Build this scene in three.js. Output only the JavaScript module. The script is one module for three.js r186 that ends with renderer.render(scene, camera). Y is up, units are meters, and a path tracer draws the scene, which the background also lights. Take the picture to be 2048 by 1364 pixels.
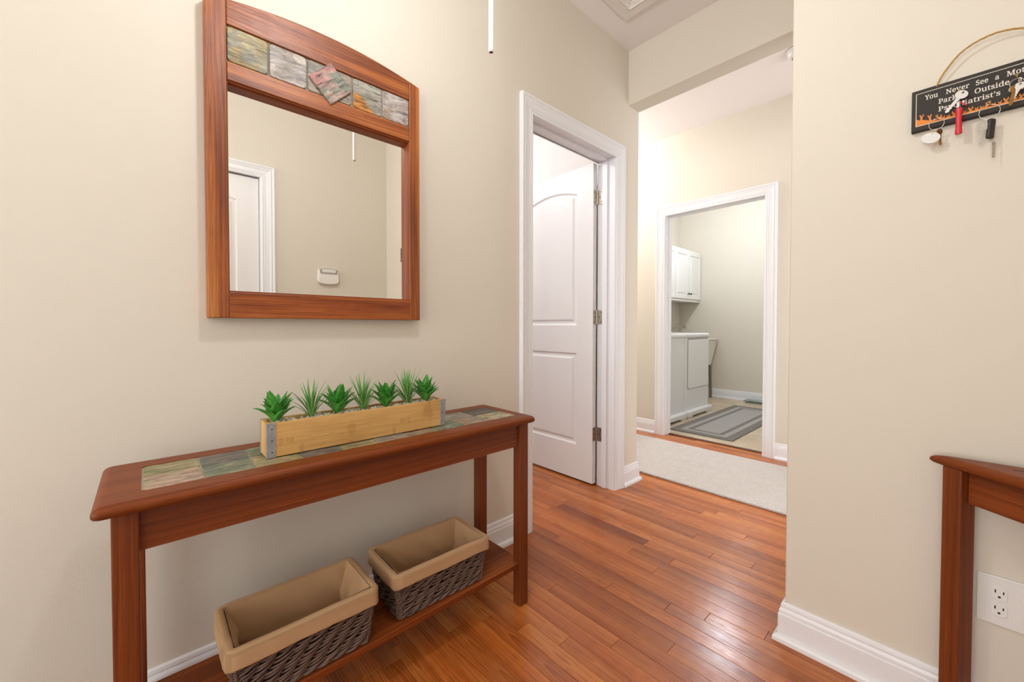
import * as THREE from 'three';
import { RoundedBoxGeometry } from 'three/addons/geometries/RoundedBoxGeometry.js';
import { mergeGeometries, mergeVertices } from 'three/addons/utils/BufferGeometryUtils.js';
import { RectAreaLightUniformsLib } from 'three/addons/lights/RectAreaLightUniformsLib.js';

// ------------------------------------------------------------------ camera, background, lights, exposure
const scene = new THREE.Scene();
scene.background = new THREE.Color(0x000000);
const renderer = new THREE.WebGLRenderer({ antialias: true });
renderer.toneMapping = THREE.LinearToneMapping;
renderer.toneMappingExposure = 0.5;
renderer.shadowMap.enabled = true;
RectAreaLightUniformsLib.init();

const FOCAL = 800.71, camera = new THREE.PerspectiveCamera(2 * Math.atan(682 / FOCAL) * 180 / Math.PI, 2048 / 1364, 0.02, 60);
{
  const yaw = 47.61366 * Math.PI / 180, pitch = -1.07041 * Math.PI / 180, roll = 0.06401 * Math.PI / 180;
  const F = new THREE.Vector3(Math.cos(yaw) * Math.cos(pitch), Math.sin(pitch), -Math.sin(yaw) * Math.cos(pitch));
  const R = new THREE.Vector3().crossVectors(F, new THREE.Vector3(0, 1, 0)).normalize(), U = new THREE.Vector3().crossVectors(R, F);
  const R2 = R.clone().multiplyScalar(Math.cos(roll)).addScaledVector(U, Math.sin(roll)), U2 = U.clone().multiplyScalar(Math.cos(roll)).addScaledVector(R, -Math.sin(roll));
  camera.quaternion.setFromRotationMatrix(new THREE.Matrix4().makeBasis(R2, U2, F.clone().negate()));
  camera.position.set(0, 1.015, 0);
  camera.setViewOffset(2048, 1364, 0, 14.72, 2048, 1364);     // the lens shift of the picture
}
// [x, y, z, intensity, colour, what it is]; unseen lamps, each with a fitting further down
const UNSEEN_LAMPS = {
  foyer: { at: [0.42, 2.745, -0.64], power: 3.1, drop: 0.33, color: 0xf6f8fa },
  hall: { at: [2.97, 2.745, -2.75], power: 8.6, color: 0xf4f6ff },
  laundry: { at: [4.8, 2.745, -1.7], power: 7.4, color: 0xeaf4ff },
  bath: { at: [0.95, 2.745, -2.75], power: 6.4, color: 0xf8f9ff },
};
// unseen panels added for fill light: centre, which way they shine (turn about y), width, height, strength
const ZO_ = 0.482;
const FILL_PANELS = {
  entry: { at: [-4.285, 1.38, -0.45], turn: Math.PI / 2, w: 1.6, h: 2.45, power: 11, color: 0xf4f6f8 },
  side: { at: [-1.9, 1.38, ZO_ - 0.015], turn: Math.PI, w: 1.7, h: 2.3, power: 3.2, color: 0xf4f6f8 },
  hallRight: { at: [2.97, 1.4, 1.165], turn: Math.PI, w: 0.95, h: 2.2, power: 6.5, color: 0xf2f5ff },
};

// ------------------------------------------------------------------ helpers
function rng(seed) { let s = seed >>> 0; return () => { s = (s + 0x6D2B79F5) >>> 0; let t = s; t = Math.imul(t ^ (t >>> 15), t | 1); t ^= t + Math.imul(t ^ (t >>> 7), t | 61); return ((t ^ (t >>> 14)) >>> 0) / 4294967296; }; }
const clamp = (x, a = 0, b = 1) => Math.min(b, Math.max(a, x)), lerp = (a, b, t) => a + (b - a) * t, smooth = (a, b, x) => { const t = clamp((x - a) / (b - a)); return t * t * (3 - 2 * t); };
function hash(ix, iy, s) { let h = Math.imul(ix, 374761393) ^ Math.imul(iy, 668265263) ^ Math.imul(s, 2246822519); h = Math.imul(h ^ (h >>> 13), 1274126177); return ((h ^ (h >>> 16)) >>> 0) / 4294967296; }
function noise(x, y, s = 0) {
  const ix = Math.floor(x), iy = Math.floor(y); let fx = x - ix, fy = y - iy; fx = fx * fx * (3 - 2 * fx); fy = fy * fy * (3 - 2 * fy);
  const a = hash(ix, iy, s), b = hash(ix + 1, iy, s), c = hash(ix, iy + 1, s), d = hash(ix + 1, iy + 1, s);
  return a + (b - a) * fx + (c - a) * fy + (a - b - c + d) * fx * fy;
}
function fbm(x, y, s = 0, o = 4) { let v = 0, a = 0.5, n = 0; for (let i = 0; i < o; i++) { v += a * noise(x, y, s + i * 17); n += a; a *= 0.5; x *= 2.03; y *= 2.03; } return v / n; }
const srgb = (hex) => [(hex >> 16) & 255, (hex >> 8) & 255, hex & 255];
const mix3 = (a, b, t) => [a[0] + (b[0] - a[0]) * t, a[1] + (b[1] - a[1]) * t, a[2] + (b[2] - a[2]) * t];
function tex(w, h, size, fn, color = true) {           // fn(px, py) -> [r,g,b] 0..255 or a number 0..1; size in metres the picture covers
  const d = new Uint8Array(w * h * 4);
  for (let y = 0; y < h; y++) for (let x = 0; x < w; x++) {
    const v = fn(x / w * size[0], y / h * size[1], x, y), i = (y * w + x) * 4;
    if (typeof v === 'number') d[i] = d[i + 1] = d[i + 2] = clamp(v) * 255; else { d[i] = clamp(v[0], 0, 255); d[i + 1] = clamp(v[1], 0, 255); d[i + 2] = clamp(v[2], 0, 255); }
    d[i + 3] = 255;
  }
  const t = new THREE.DataTexture(d, w, h);
  t.wrapS = t.wrapT = THREE.MirroredRepeatWrapping; t.magFilter = THREE.LinearFilter; t.minFilter = THREE.LinearFilter;
  if (color) t.colorSpace = THREE.SRGBColorSpace;
  t.repeat.set(1 / size[0], 1 / size[1]); t.needsUpdate = true; return t;
}
const std = (o) => new THREE.MeshStandardMaterial(o);
const phys = (o) => new THREE.MeshPhysicalMaterial(o);

const used = {};
function numbered(n) { const k = used[n] = (used[n] ?? -1) + 1; return k ? n + '_' + String(k).padStart(3, '0') : n; }
function shade(o) { o.castShadow = true; o.receiveShadow = true; return o; }
function part(name, geo, mat, parent, label) { const m = shade(new THREE.Mesh(geo, mat)); m.name = name; if (label) m.userData.label = label; parent.add(m); return m; }
function thing(name, label, category, at = [0, 0, 0], turn = 0, group) {
  const g = new THREE.Group(); g.name = numbered(name); g.position.set(...at); g.rotation.y = turn; g.userData = { label, category }; if (group) g.userData.group = group; scene.add(g); return g;
}
function struct(name, geo, mat, label) {
  const m = geo ? shade(new THREE.Mesh(geo, mat)) : new THREE.Group(); m.name = name; m.userData.kind = 'structure'; if (label) m.userData.label = label; scene.add(m); return m;
}
// uv in metres from the position: grain runs along `axis` (v), u across; faces are told apart by their normals
function boxUV(geo, axis = 'y', ou = 0, ov = 0) {
  const g = geo, p = g.attributes.position, n = g.attributes.normal, uv = new Float32Array(p.count * 2), ax = 'xyz'.indexOf(axis);
  for (let i = 0; i < p.count; i++) {
    const N = [Math.abs(n.getX(i)), Math.abs(n.getY(i)), Math.abs(n.getZ(i))], P = [p.getX(i), p.getY(i), p.getZ(i)];
    let d = N[0] >= N[1] && N[0] >= N[2] ? 0 : N[1] >= N[2] ? 1 : 2, u, v;
    if (d === ax) { u = P[(ax + 1) % 3]; v = P[(ax + 2) % 3]; } else { v = P[ax]; u = P[3 - ax - d]; }
    uv[i * 2] = u + ou; uv[i * 2 + 1] = v + ov;
  }
  g.setAttribute('uv', new THREE.BufferAttribute(uv, 2)); return g;
}
function rbox(x0, x1, y0, y1, z0, z1, r = 0.003, axis = 'y', ou = 0, ov = 0, seg = 2) {
  const w = x1 - x0, h = y1 - y0, d = z1 - z0, g = new RoundedBoxGeometry(w, h, d, seg, Math.min(r, w * 0.49, h * 0.49, d * 0.49));
  boxUV(g, axis, ou, ov); g.translate((x0 + x1) / 2, (y0 + y1) / 2, (z0 + z1) / 2); return g;
}
function box(x0, x1, y0, y1, z0, z1, axis = 'y') { const g = new THREE.BoxGeometry(x1 - x0, y1 - y0, z1 - z0); g.translate((x0 + x1) / 2, (y0 + y1) / 2, (z0 + z1) / 2); return boxUV(g, axis); }
THREE.BufferGeometry.prototype.flat = function () { return this.index ? this.toNonIndexed() : this; };
const join = (list) => mergeGeometries(list.map((g) => { const q = g.index ? g.flat() : g; for (const k of Object.keys(q.attributes)) if (!['position', 'normal', 'uv'].includes(k)) q.deleteAttribute(k); if (!q.attributes.uv) boxUV(q); return q; }));
function fromTris(tris, axis = 'y') { const g = new THREE.BufferGeometry(); g.setAttribute('position', new THREE.BufferAttribute(new Float32Array(tris.flat(2)), 3)); g.computeVertexNormals(); return boxUV(g, axis); }
// a slab with a chamfered upper rim, lying in xz (top towards +y); 18 triangles
function chamferSlab(w, t, l, c, axis = 'z', ou = 0, ov = 0) {
  const a = w / 2, b = l / 2, T = [], q = (A, B, C, D) => T.push([A, B, C], [A, C, D]);
  const i0 = [-a + c, 0, -b + c], i1 = [-a + c, 0, b - c], i2 = [a - c, 0, b - c], i3 = [a - c, 0, -b + c];
  const m = [[-a, -c, -b], [-a, -c, b], [a, -c, b], [a, -c, -b]], l0 = m.map((p) => [p[0], -t, p[2]]), I = [i0, i1, i2, i3];
  q(i0, i1, i2, i3);
  for (let k = 0; k < 4; k++) { const n = (k + 1) % 4; q(m[k], m[n], I[n], I[k]); q(l0[k], l0[n], m[n], m[k]); }
  const g = fromTris(T, axis); const uv = g.attributes.uv; for (let i = 0; i < uv.count; i++) uv.setXY(i, uv.getX(i) + ou, uv.getY(i) + ov); return g;
}
function tube(points, r, seg = 24, rad = 8, closed = false) { return new THREE.TubeGeometry(new THREE.CatmullRomCurve3(points.map((p) => new THREE.Vector3(...p)), closed), seg, r, rad, closed); }
function lathe(pts, seg = 32) { return new THREE.LatheGeometry(pts.map((p) => new THREE.Vector2(...p)), seg); }
function cyl(r0, r1, h, at, seg = 16) { const g = new THREE.CylinderGeometry(r0, r1, h, seg); g.translate(...at); return g; }
// rows of points (closed or open across) -> smooth surface
function grid(rows, closeU = false, flip = false) {
  const m = rows.length, n = rows[0].length, pos = new Float32Array(m * n * 3), idx = [], uv = new Float32Array(m * n * 2);
  rows.forEach((r, i) => r.forEach((p, j) => { pos.set(p, (i * n + j) * 3); uv[(i * n + j) * 2] = j / n; uv[(i * n + j) * 2 + 1] = i / m; }));
  for (let i = 0; i < m - 1; i++) for (let j = 0; j < (closeU ? n : n - 1); j++) {
    const a = i * n + j, b = i * n + (j + 1) % n, c = a + n, d = b + n; flip ? idx.push(a, c, b, b, c, d) : idx.push(a, b, c, b, d, c);
  }
  const g = new THREE.BufferGeometry(); g.setAttribute('position', new THREE.BufferAttribute(pos, 3)); g.setAttribute('uv', new THREE.BufferAttribute(uv, 2)); g.setIndex(idx); g.computeVertexNormals(); return g;
}
function roundedRectShape(w, h, r) {
  const s = new THREE.Shape(), a = w / 2, b = h / 2; r = Math.min(r, a, b);
  s.moveTo(-a + r, -b); s.lineTo(a - r, -b); s.absarc(a - r, -b + r, r, -Math.PI / 2, 0); s.lineTo(a, b - r); s.absarc(a - r, b - r, r, 0, Math.PI / 2);
  s.lineTo(-a + r, b); s.absarc(-a + r, b - r, r, Math.PI / 2, Math.PI); s.lineTo(-a, -b + r); s.absarc(-a + r, -b + r, r, Math.PI, 1.5 * Math.PI); return s;
}
function extrude(shape, depth, bevel = 0, bevelT = bevel, seg = 2, curve = 8) { return new THREE.ExtrudeGeometry(shape, { depth: depth - 2 * bevelT, bevelEnabled: bevel > 0, bevelSize: bevel, bevelThickness: bevelT, bevelOffset: -bevel, bevelSegments: seg, curveSegments: curve }).translate(0, 0, bevelT); }

// ------------------------------------------------------------------ materials
function makeWood(w, h, size, o) {
  const s = o.seed, dark = srgb(o.dark), mid = srgb(o.mid), light = srgb(o.light);
  const f = (u, v) => {
    const wv = (fbm(u * o.warpU, v * o.warpV, s, 3) - 0.5) * o.warp, wide = fbm(u * o.bandU, v * o.bandV, s + 40, 3);
    let ring;
    if (o.cathedral) { const c = (u - size[0] / 2) / size[0] * 2 + (fbm(0.3, v * 1.1, s + 9, 2) - 0.5) * 0.9; ring = c * c * o.cathedral + v * o.rise + wv; } else ring = u * o.freq + wv;
    const r = ring - Math.floor(ring), saw = Math.pow(r, 1.8) * (1 - smooth(0.9, 1, r));
    const pore = noise(u * o.poreU, v * o.poreV, s + 70), fleck = noise(u * o.poreU * 0.45, v * o.poreV * 0.35, s + 91);
    return { ring: saw, pore: smooth(0.62, 0.9, pore) , fleck, wide };
  };
  const color = tex(w, h, size, (u, v) => {
    const q = f(u, v), t = clamp(0.5 + (q.wide - 0.5) * o.wide - (q.ring - 0.35) * o.ringAmt - q.pore * o.poreAmt + (q.fleck - 0.5) * o.fleckAmt);
    const col = t < 0.5 ? mix3(dark, mid, t * 2) : mix3(mid, light, t * 2 - 1);
    if (!o.stain) return col;
    const e = (fbm(u * 60, v * 60, s + 5, 3) - 0.5) * 0.03, k = smooth(0.022, 0.006, Math.abs(v - 0.24 + e)) * smooth(0.0, 0.03, u + e) * 0.55 + smooth(0.72, 0.8, fbm(u * 40, v * 40, s + 8, 3)) * 0.4;
    return mix3(col, dark, k);
  });
  const bump = tex(w, h, size, (u, v) => { const q = f(u, v); return 0.7 - q.pore * 0.5 - q.ring * 0.25; }, false);
  return { map: color, bumpMap: bump };
}
const OAK = [0, 1, 2, 3].map((k) => makeWood(256, 2048, [0.0566, 1.5], {
  seed: 11 + k * 31, dark: 0x773b14, mid: 0xbe6b2f, light: 0xd4944f, warpU: 22, warpV: 2.2, warp: k % 2 ? 1.4 : 2.2, bandU: 14, bandV: 0.9, wide: 0.75,
  cathedral: k % 2 ? 0 : 3.4, rise: k === 0 ? 4.2 : -5.5, freq: k === 1 ? 170 : 110, ringAmt: k % 2 ? 0.25 : 0.38, poreU: 1300, poreV: 22, poreAmt: 0.26, fleckAmt: 0.2,
}));
const OAK_TINTS = [0xffffff, 0xf1e9e2, 0xfff6ea, 0xddd0c6, 0xf8eee8, 0xe9ddd2];
const oakMats = OAK.map((t) => OAK_TINTS.map((c) => std({ ...t, color: c, roughness: 0.215, bumpScale: 0.00015 })));
const oakDark = std({ ...OAK[1], color: 0xb39a88, roughness: 0.215, bumpScale: 0.00015 });
const subfloorMat = std({ color: 0x3a1f12, roughness: 0.8 });
const mirrorWoodTex = makeWood(512, 2048, [0.16, 0.9], { seed: 5, dark: 0x642d10, mid: 0xa05723, light: 0xcc8742, warpU: 16, warpV: 1.6, warp: 4.2, bandU: 34, bandV: 2.0, wide: 1.35, cathedral: 0, freq: 120, ringAmt: 0.3, poreU: 900, poreV: 22, poreAmt: 0.16, fleckAmt: 0.2 });
const mirrorWood = std({ ...mirrorWoodTex, roughness: 0.42, bumpScale: 0.0003 });
const mirrorWoodB = std({ ...mirrorWoodTex, color: 0xf0dccb, roughness: 0.42, bumpScale: 0.0003 });
const tableWoodTex = makeWood(512, 2048, [0.2, 1.3], { seed: 77, dark: 0x54240c, mid: 0x803d16, light: 0xa55c28, warpU: 10, warpV: 0.9, warp: 2.4, bandU: 12, bandV: 0.8, wide: 0.95, cathedral: 0, freq: 55, ringAmt: 0.2, poreU: 900, poreV: 16, poreAmt: 0.12, fleckAmt: 0.12 });
const tableWood = phys({ ...tableWoodTex, roughness: 0.42, bumpScale: 0.00012, clearcoat: 0.12, clearcoatRoughness: 0.3, specularIntensity: 0.7 });
const cornerWood = phys({ ...tableWoodTex, color: 0xffffff, roughness: 0.42, bumpScale: 0.00012, specularIntensity: 0.7, clearcoat: 0.12, clearcoatRoughness: 0.3 });
const tableTopTex = makeWood(512, 2048, [0.2, 1.3], { seed: 78, dark: 0x54240c, mid: 0x823f17, light: 0xa85f2a, warpU: 10, warpV: 0.9, warp: 2.4, bandU: 12, bandV: 0.8, wide: 0.95, cathedral: 0, freq: 55, ringAmt: 0.2, poreU: 900, poreV: 16, poreAmt: 0.12, fleckAmt: 0.12 });
const tableTopWood = phys({ ...tableTopTex, roughness: 0.4, bumpScale: 0.00012, specularIntensity: 0.4 });
const pineTex = makeWood(512, 1024, [0.12, 0.55], { seed: 140, dark: 0xb08244, mid: 0xdcae6c, light: 0xeccb94, warpU: 16, warpV: 3, warp: 1.6, bandU: 9, bandV: 3.2, wide: 0.75, cathedral: 0, freq: 60, ringAmt: 0.06, poreU: 700, poreV: 40, poreAmt: 0.05, fleckAmt: 0.18, stain: true });
const pine = std({ ...pineTex, roughness: 0.6, bumpScale: 0.0002 });

const paintBump = tex(512, 512, [0.25, 0.25], (u, v) => fbm(u * 260, v * 260, 3, 3), false);
const wallPaint = std({ color: 0xe1d9ca, roughness: 0.62, bumpMap: paintBump, bumpScale: 0.00012 });
const bathPaintLit = std({ color: 0xefebe7, roughness: 0.62, bumpMap: paintBump, bumpScale: 0.00012 });  // wall paint made paler; the strong light is put into its colour
const ceilingPaint = std({ color: 0xf7f0ec, roughness: 0.9, bumpMap: paintBump, bumpScale: 0.0002 });
const trimPaint = std({ color: 0xf0f0f2, roughness: 0.35 });
const doorPaint = std({ color: 0xf0eeec, roughness: 0.4 });
const nickel = std({ color: 0xb9b2a8, roughness: 0.32, metalness: 1 });
const chrome = std({ color: 0xd0cecb, roughness: 0.15, metalness: 1 });
const brass = std({ color: 0xb8935a, roughness: 0.3, metalness: 1 });
const darkMetal = std({ color: 0x2b2724, roughness: 0.5, metalness: 0.6 });
const whitePlastic = std({ color: 0xeeece8, roughness: 0.35 });
const black = std({ color: 0x1a1816, roughness: 0.6 });

// slate: layered ridges in the colours of each stone
function slate(seed, a, b, c, patch = 0.5, split = 0) {
  const A = srgb(a), B = srgb(b), C = srgb(c);
  const ridge = (u, v) => { const w = (fbm(u * 22, v * 22, seed, 3) - 0.5) * 0.022; return 0.6 * fbm((u + w) * 22, (v + w) * 120, seed + 3, 4) + 0.4 * fbm((u - w) * 90, (v + w) * 330, seed + 6, 3); };
  const map = tex(256, 256, [0.11, 0.11], (u, v) => {
    const p = smooth(patch - 0.1, patch + 0.1, split ? fbm(u * 30, v * 30, seed + 30, 4) * 0.45 + 0.28 + (split > 0 ? (0.11 - v + u * 0.2) / 0.11 * 0.75 - 0.40 : 0.32 - (u * 0.8 + v) / 0.11 * 0.42) : fbm(u * 17, v * 21, seed + 30, 4)), q = smooth(0.52, 0.66, fbm(u * 34, v * 30, seed + 50, 4)), r = ridge(u, v);
    let col = mix3(A, B, p); col = mix3(col, C, q * 0.75); const crack = smooth(0.66, 0.74, fbm(u * 24 + 3, v * 190, seed + 60, 3)) * 0.3, k = 0.6 + r * 0.8 - crack + (noise(u * 900, v * 900, seed) - 0.5) * 0.12; return [col[0] * k, col[1] * k, col[2] * k];
  });
  const bump = tex(256, 256, [0.11, 0.11], (u, v) => ridge(u, v) * 0.8 + 0.2 * fbm(u * 150, v * 220, seed + 8, 3), false);
  return std({ map, bumpMap: bump, bumpScale: 0.0025, roughness: 0.5 });
}
const SLATE = {
  olive: slate(201, 0x7f8058, 0x938a66, 0xa0906c), pink: slate(212, 0xb09684, 0xa28670, 0xa89c80), dark: slate(223, 0x5e625a, 0x6f665e, 0x83786c), green: slate(234, 0x66705f, 0x7b7f66, 0xa39a84),
  grey: slate(245, 0x8b867a, 0x978a7c, 0xa69b8a), char: slate(256, 0x4d4a43, 0x57534a, 0x605a50), cream: slate(267, 0xa39a7c, 0x98825f, 0xb3ac90), tan: slate(278, 0x94836c, 0x9b7a5c, 0x8a8676),
  goldBand: slate(289, 0xa39673, 0x8f8a77, 0xa58a50), lilac: slate(291, 0xa39a96, 0xb0a59c, 0x93897c), redGreen: slate(302, 0xa7736c, 0x7d8070, 0xb08a80, 0.5, 1), rust: slate(313, 0x9a9488, 0xb87a34, 0x8d8a80, 0.5, -1), rose: slate(324, 0xb0a8a4, 0xa4988f, 0x9b8a78),
};
const grout = std({ color: 0x96907f, roughness: 0.95, bumpMap: paintBump, bumpScale: 0.0005 });

const groutLight = std({ color: 0xb3a993, roughness: 0.95, bumpMap: paintBump, bumpScale: 0.0005 });
const clothBump = tex(512, 512, [0.06, 0.06], (u, v) => 0.5 + 0.25 * Math.sin(u * 6800) + 0.25 * Math.sin(v * 6800) + 0.2 * (noise(u * 400, v * 400, 7) - 0.5), false);
const liner = std({ color: 0xbf9870, roughness: 0.95, bumpMap: clothBump, bumpScale: 0.0003, side: THREE.DoubleSide });
const linerCuff = std({ color: 0xbf9870, roughness: 0.92, bumpMap: clothBump, bumpScale: 0.0003, side: THREE.DoubleSide });
const twigTex = tex(128, 512, [1, 1], (u, v) => mix3(srgb(0x35251e), srgb(0x96796a), fbm(u * 6, v * 30, 61, 3) * 0.75 + 0.25 * noise(u * 40, v * 8, 62)));
const twig = std({ map: twigTex, roughness: 0.5 });
const gapShade = std({ color: 0x1d1512, roughness: 0.85 });  // near-black, so the weave gaps get their shade from this colour

const carpetC = tex(1024, 1024, [0.6, 0.6], (u, v) => { const k = fbm(u * 330, v * 240, 81, 3), m = fbm(u * 30, v * 30, 84, 3), l = noise(u * 520, v * 330, 88); return mix3(srgb(0xa9a19a), srgb(0xdad3cc), clamp(0.6 + (k - 0.5) * 0.8 + (m - 0.5) * 0.12 + (l - 0.5) * 0.4)); });
const carpetB = tex(1024, 1024, [0.6, 0.6], (u, v) => fbm(u * 330, v * 240, 81, 3) * 0.7 + 0.3 * noise(u * 520, v * 330, 88), false);
const carpet = std({ map: carpetC, bumpMap: carpetB, bumpScale: 0.003, roughness: 1 });
const vinylC = tex(1024, 1024, [1.2, 1.2], (u, v) => { const k = fbm(u * 9, v * 9, 95, 5), l = fbm(u * 60, v * 60, 97, 3); return mix3(srgb(0xb7a488), srgb(0xd8c9b2), clamp(k * 1.1 + (l - 0.5) * 0.5)); });
const vinyl = std({ map: vinylC, roughness: 0.45 });
const matB = tex(512, 512, [0.3, 0.3], (u, v) => fbm(u * 400, v * 400, 99, 2), false);
const matTex = (a, b, s) => tex(256, 256, [0.2, 0.2], (u, v) => mix3(srgb(a), srgb(b), fbm(u * 420, v * 420, s, 2)));
const matDark = std({ map: matTex(0x6a6560, 0x9c9690, 301), bumpMap: matB, bumpScale: 0.003, roughness: 1 }), matLight = std({ map: matTex(0x989591, 0xc8c5c1, 305), bumpMap: matB, bumpScale: 0.003, roughness: 1 });
const applianceWhite = std({ color: 0xeceded, roughness: 0.28 });
const cabinetWhite = std({ color: 0xf0eeea, roughness: 0.4 });
const galv = std({ map: tex(256, 256, [0.1, 0.1], (u, v) => mix3(srgb(0x8f9091), srgb(0xb9bbbb), fbm(u * 90, v * 60, 401, 4))), roughness: 0.5, metalness: 0.55 });
const leafTex = (a, b, s) => tex(64, 256, [1, 1], (u, v) => mix3(srgb(a), srgb(b), clamp(0.5 + (fbm(u * 9, v * 3, s, 3) - 0.5) * 1.2 + 0.25 * Math.cos((u - 0.5) * 9))));
const leafBroad = phys({ map: leafTex(0x2c7a22, 0x62b548, 501), roughness: 0.42, side: THREE.DoubleSide, sheen: 0.15 });
const leafSpike = phys({ map: leafTex(0x4a9238, 0xa3d083, 511), roughness: 0.45, side: THREE.DoubleSide });
const leafTip = phys({ map: leafTex(0x53603a, 0x6e8a55, 521), roughness: 0.5, side: THREE.DoubleSide });

// ------------------------------------------------------------------ the setting
const WA = -1.391, XE = 2.385, XH = 2.264, XR = 1.518, ZR = -0.35, ZO = 0.482, XF = 3.555, CEIL = 2.745, XB = 6.04, ZL = -2.81;
const T = 0.12;
struct('wall_left', join([box(-4.3, 1.385, 0, CEIL, WA - T, WA), box(2.138, XE, 0, CEIL, WA - T, WA), box(1.385, 2.138, 2.062, CEIL, WA - T, WA)]), wallPaint);
struct('wall_partition', join([box(XH + 0.02, XE, 0, CEIL, -3.7, WA - T)]), wallPaint);
struct('wall_bathroom_side', box(XH, XH + 0.02, 0, CEIL, -3.7, WA - T), bathPaintLit);  // partition face carrying the paler paint with the light in it
struct('wall_header', box(XH, XE, 2.408, CEIL, WA, ZR), wallPaint);
struct('wall_right', rbox(XR, XE, 0, CEIL, ZR, ZO + T, 0.006), wallPaint);
struct('wall_back', join([box(0.612, XR, 0, CEIL, ZO, ZO + T), box(-4.3, -0.162, 0, CEIL, ZO, ZO + T), box(-0.162, 0.612, 2.062, CEIL, ZO, ZO + T), box(-0.3, 0.75, 0, 2.2, ZO + T, ZO + T + 0.02)]), wallPaint);
struct('wall_unseen_end', box(-4.42, -4.3, 0, CEIL, WA - T, ZO + T), wallPaint);  // unseen end wall, set far back so the fill light spreads evenly
struct('wall_far', join([box(XF, XF + T, 0, CEIL, -3.7, -1.807), box(XF, XF + T, 0, CEIL, -0.965, 1.3), box(XF, XF + T, 2.048, CEIL, -1.807, -0.965)]), wallPaint);
struct('wall_hall_end', join([box(XE, XF, 0, CEIL, 1.18, 1.3), box(XE - T, XE, 0, CEIL, ZO + T, 1.3), box(XE, XF, 0, CEIL, -3.7, -3.58)]), wallPaint);
struct('wall_laundry', join([box(XF + T, XB + T, 0, CEIL, ZL - T, ZL), box(XB, XB + T, 0, CEIL, ZL, -0.5), box(XF + T, XB + T, 0, CEIL, -0.5, -0.38)]), wallPaint);
struct('wall_bathroom', join([box(0.2, XH, 0, CEIL, -3.7, -3.58), box(0.08, 0.2, 0, CEIL, -3.7, WA - T)]), bathPaintLit);
struct('ceiling', box(-4.42, XB + T, CEIL, CEIL + 0.12, -3.7, 1.3), ceilingPaint);

// floor: strip boards, each a piece of its own, over a subfloor
const floor = struct('floor', null);
part('subfloor', box(-4.42, XF + 0.12, -0.1, -0.02, -3.7, 1.3), subfloorMat, floor);
{
  const R = rng(20), P = 0.0566, B0 = 1.352, geoCache = {};
  const lens = [0.28, 0.4, 0.55, 0.7, 0.9, 1.15];
  const slabOf = (len, v) => geoCache[len.toFixed(3) + v] ??= chamferSlab(P - 0.0005, 0.02, len - 0.0006, 0.0007, 'z', P / 2, v * 0.37 + len);
  const forced = { 4: [-0.964], 3: [-0.813], 0: [-0.677], 15: [-0.9, -0.2], 16: [-0.846], [-7]: [-0.826], [-5]: [-0.711], [-8]: [-0.958], 13: [-0.651], 6: [-1.481, -0.95] };
  const dark = { 6: -1.481 };
  for (let k = -27; k <= 40; k++) {
    const x = B0 + (k + 0.5) * P; if (x > 3.62) break;
    if (x > 2.54 && x < 3.34) continue;                                        // under the runner the subfloor is enough
    const room = x > 1.32 && x < 2.27, z0 = room ? -3.0 : x > XE ? -2.3 : WA - 0.02, z1 = x > XE ? -0.3 : x > XR ? ZR + 0.02 : x < 1.0 ? ZO : ZO;
    let cuts = [z0];
    if (forced[k]) { let z = z0; const f = forced[k]; while (f[0] - z > 1.2) { z += 0.6 + 0.35 * R(); if (f[0] - z > 0.25) cuts.push(z); } cuts.push(...f.filter((q) => q > z0 + 0.05)); let e = cuts[cuts.length - 1]; while (z1 - e > 1.0) { e += 0.5 + 0.4 * R(); if (z1 - e > 0.1) cuts.push(e); } } else {
      let z = z0 - R() * 0.5; for (;;) { z += lens[Math.floor(R() * lens.length)]; if (z > z1 - 0.12) break; if (z > z0 + 0.12) cuts.push(z); }
    }
    cuts.push(z1);
    for (let i = 0; i < cuts.length - 1; i++) {
      const a = cuts[i], b = cuts[i + 1], len = b - a, g = slabOf(len, Math.floor(R() * 5));
      const m = dark[k] !== undefined && Math.abs(a - dark[k]) < 0.01 ? oakDark : oakMats[Math.floor(R() * 4)][Math.floor(R() * OAK_TINTS.length)];
      const p = part('plank', g, m, floor); p.position.set(x, (R() - 0.5) * 0.0003, (a + b) / 2); if (R() < 0.5) p.rotation.y = Math.PI; p.rotation.z = (R() - 0.5) * 0.007; p.rotation.x = (R() - 0.5) * 0.0008;
    }
  }
}
struct('floor_laundry', box(XF + 0.085, XB + 0.02, -0.1, 0.001, ZL, -0.5), vinyl);
struct('trim_threshold', rbox(XF + 0.062, XF + 0.098, -0.004, 0.008, -1.79, -0.98, 0.004, 'z'), std({ color: 0x5b3120, roughness: 0.4 }));

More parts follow.
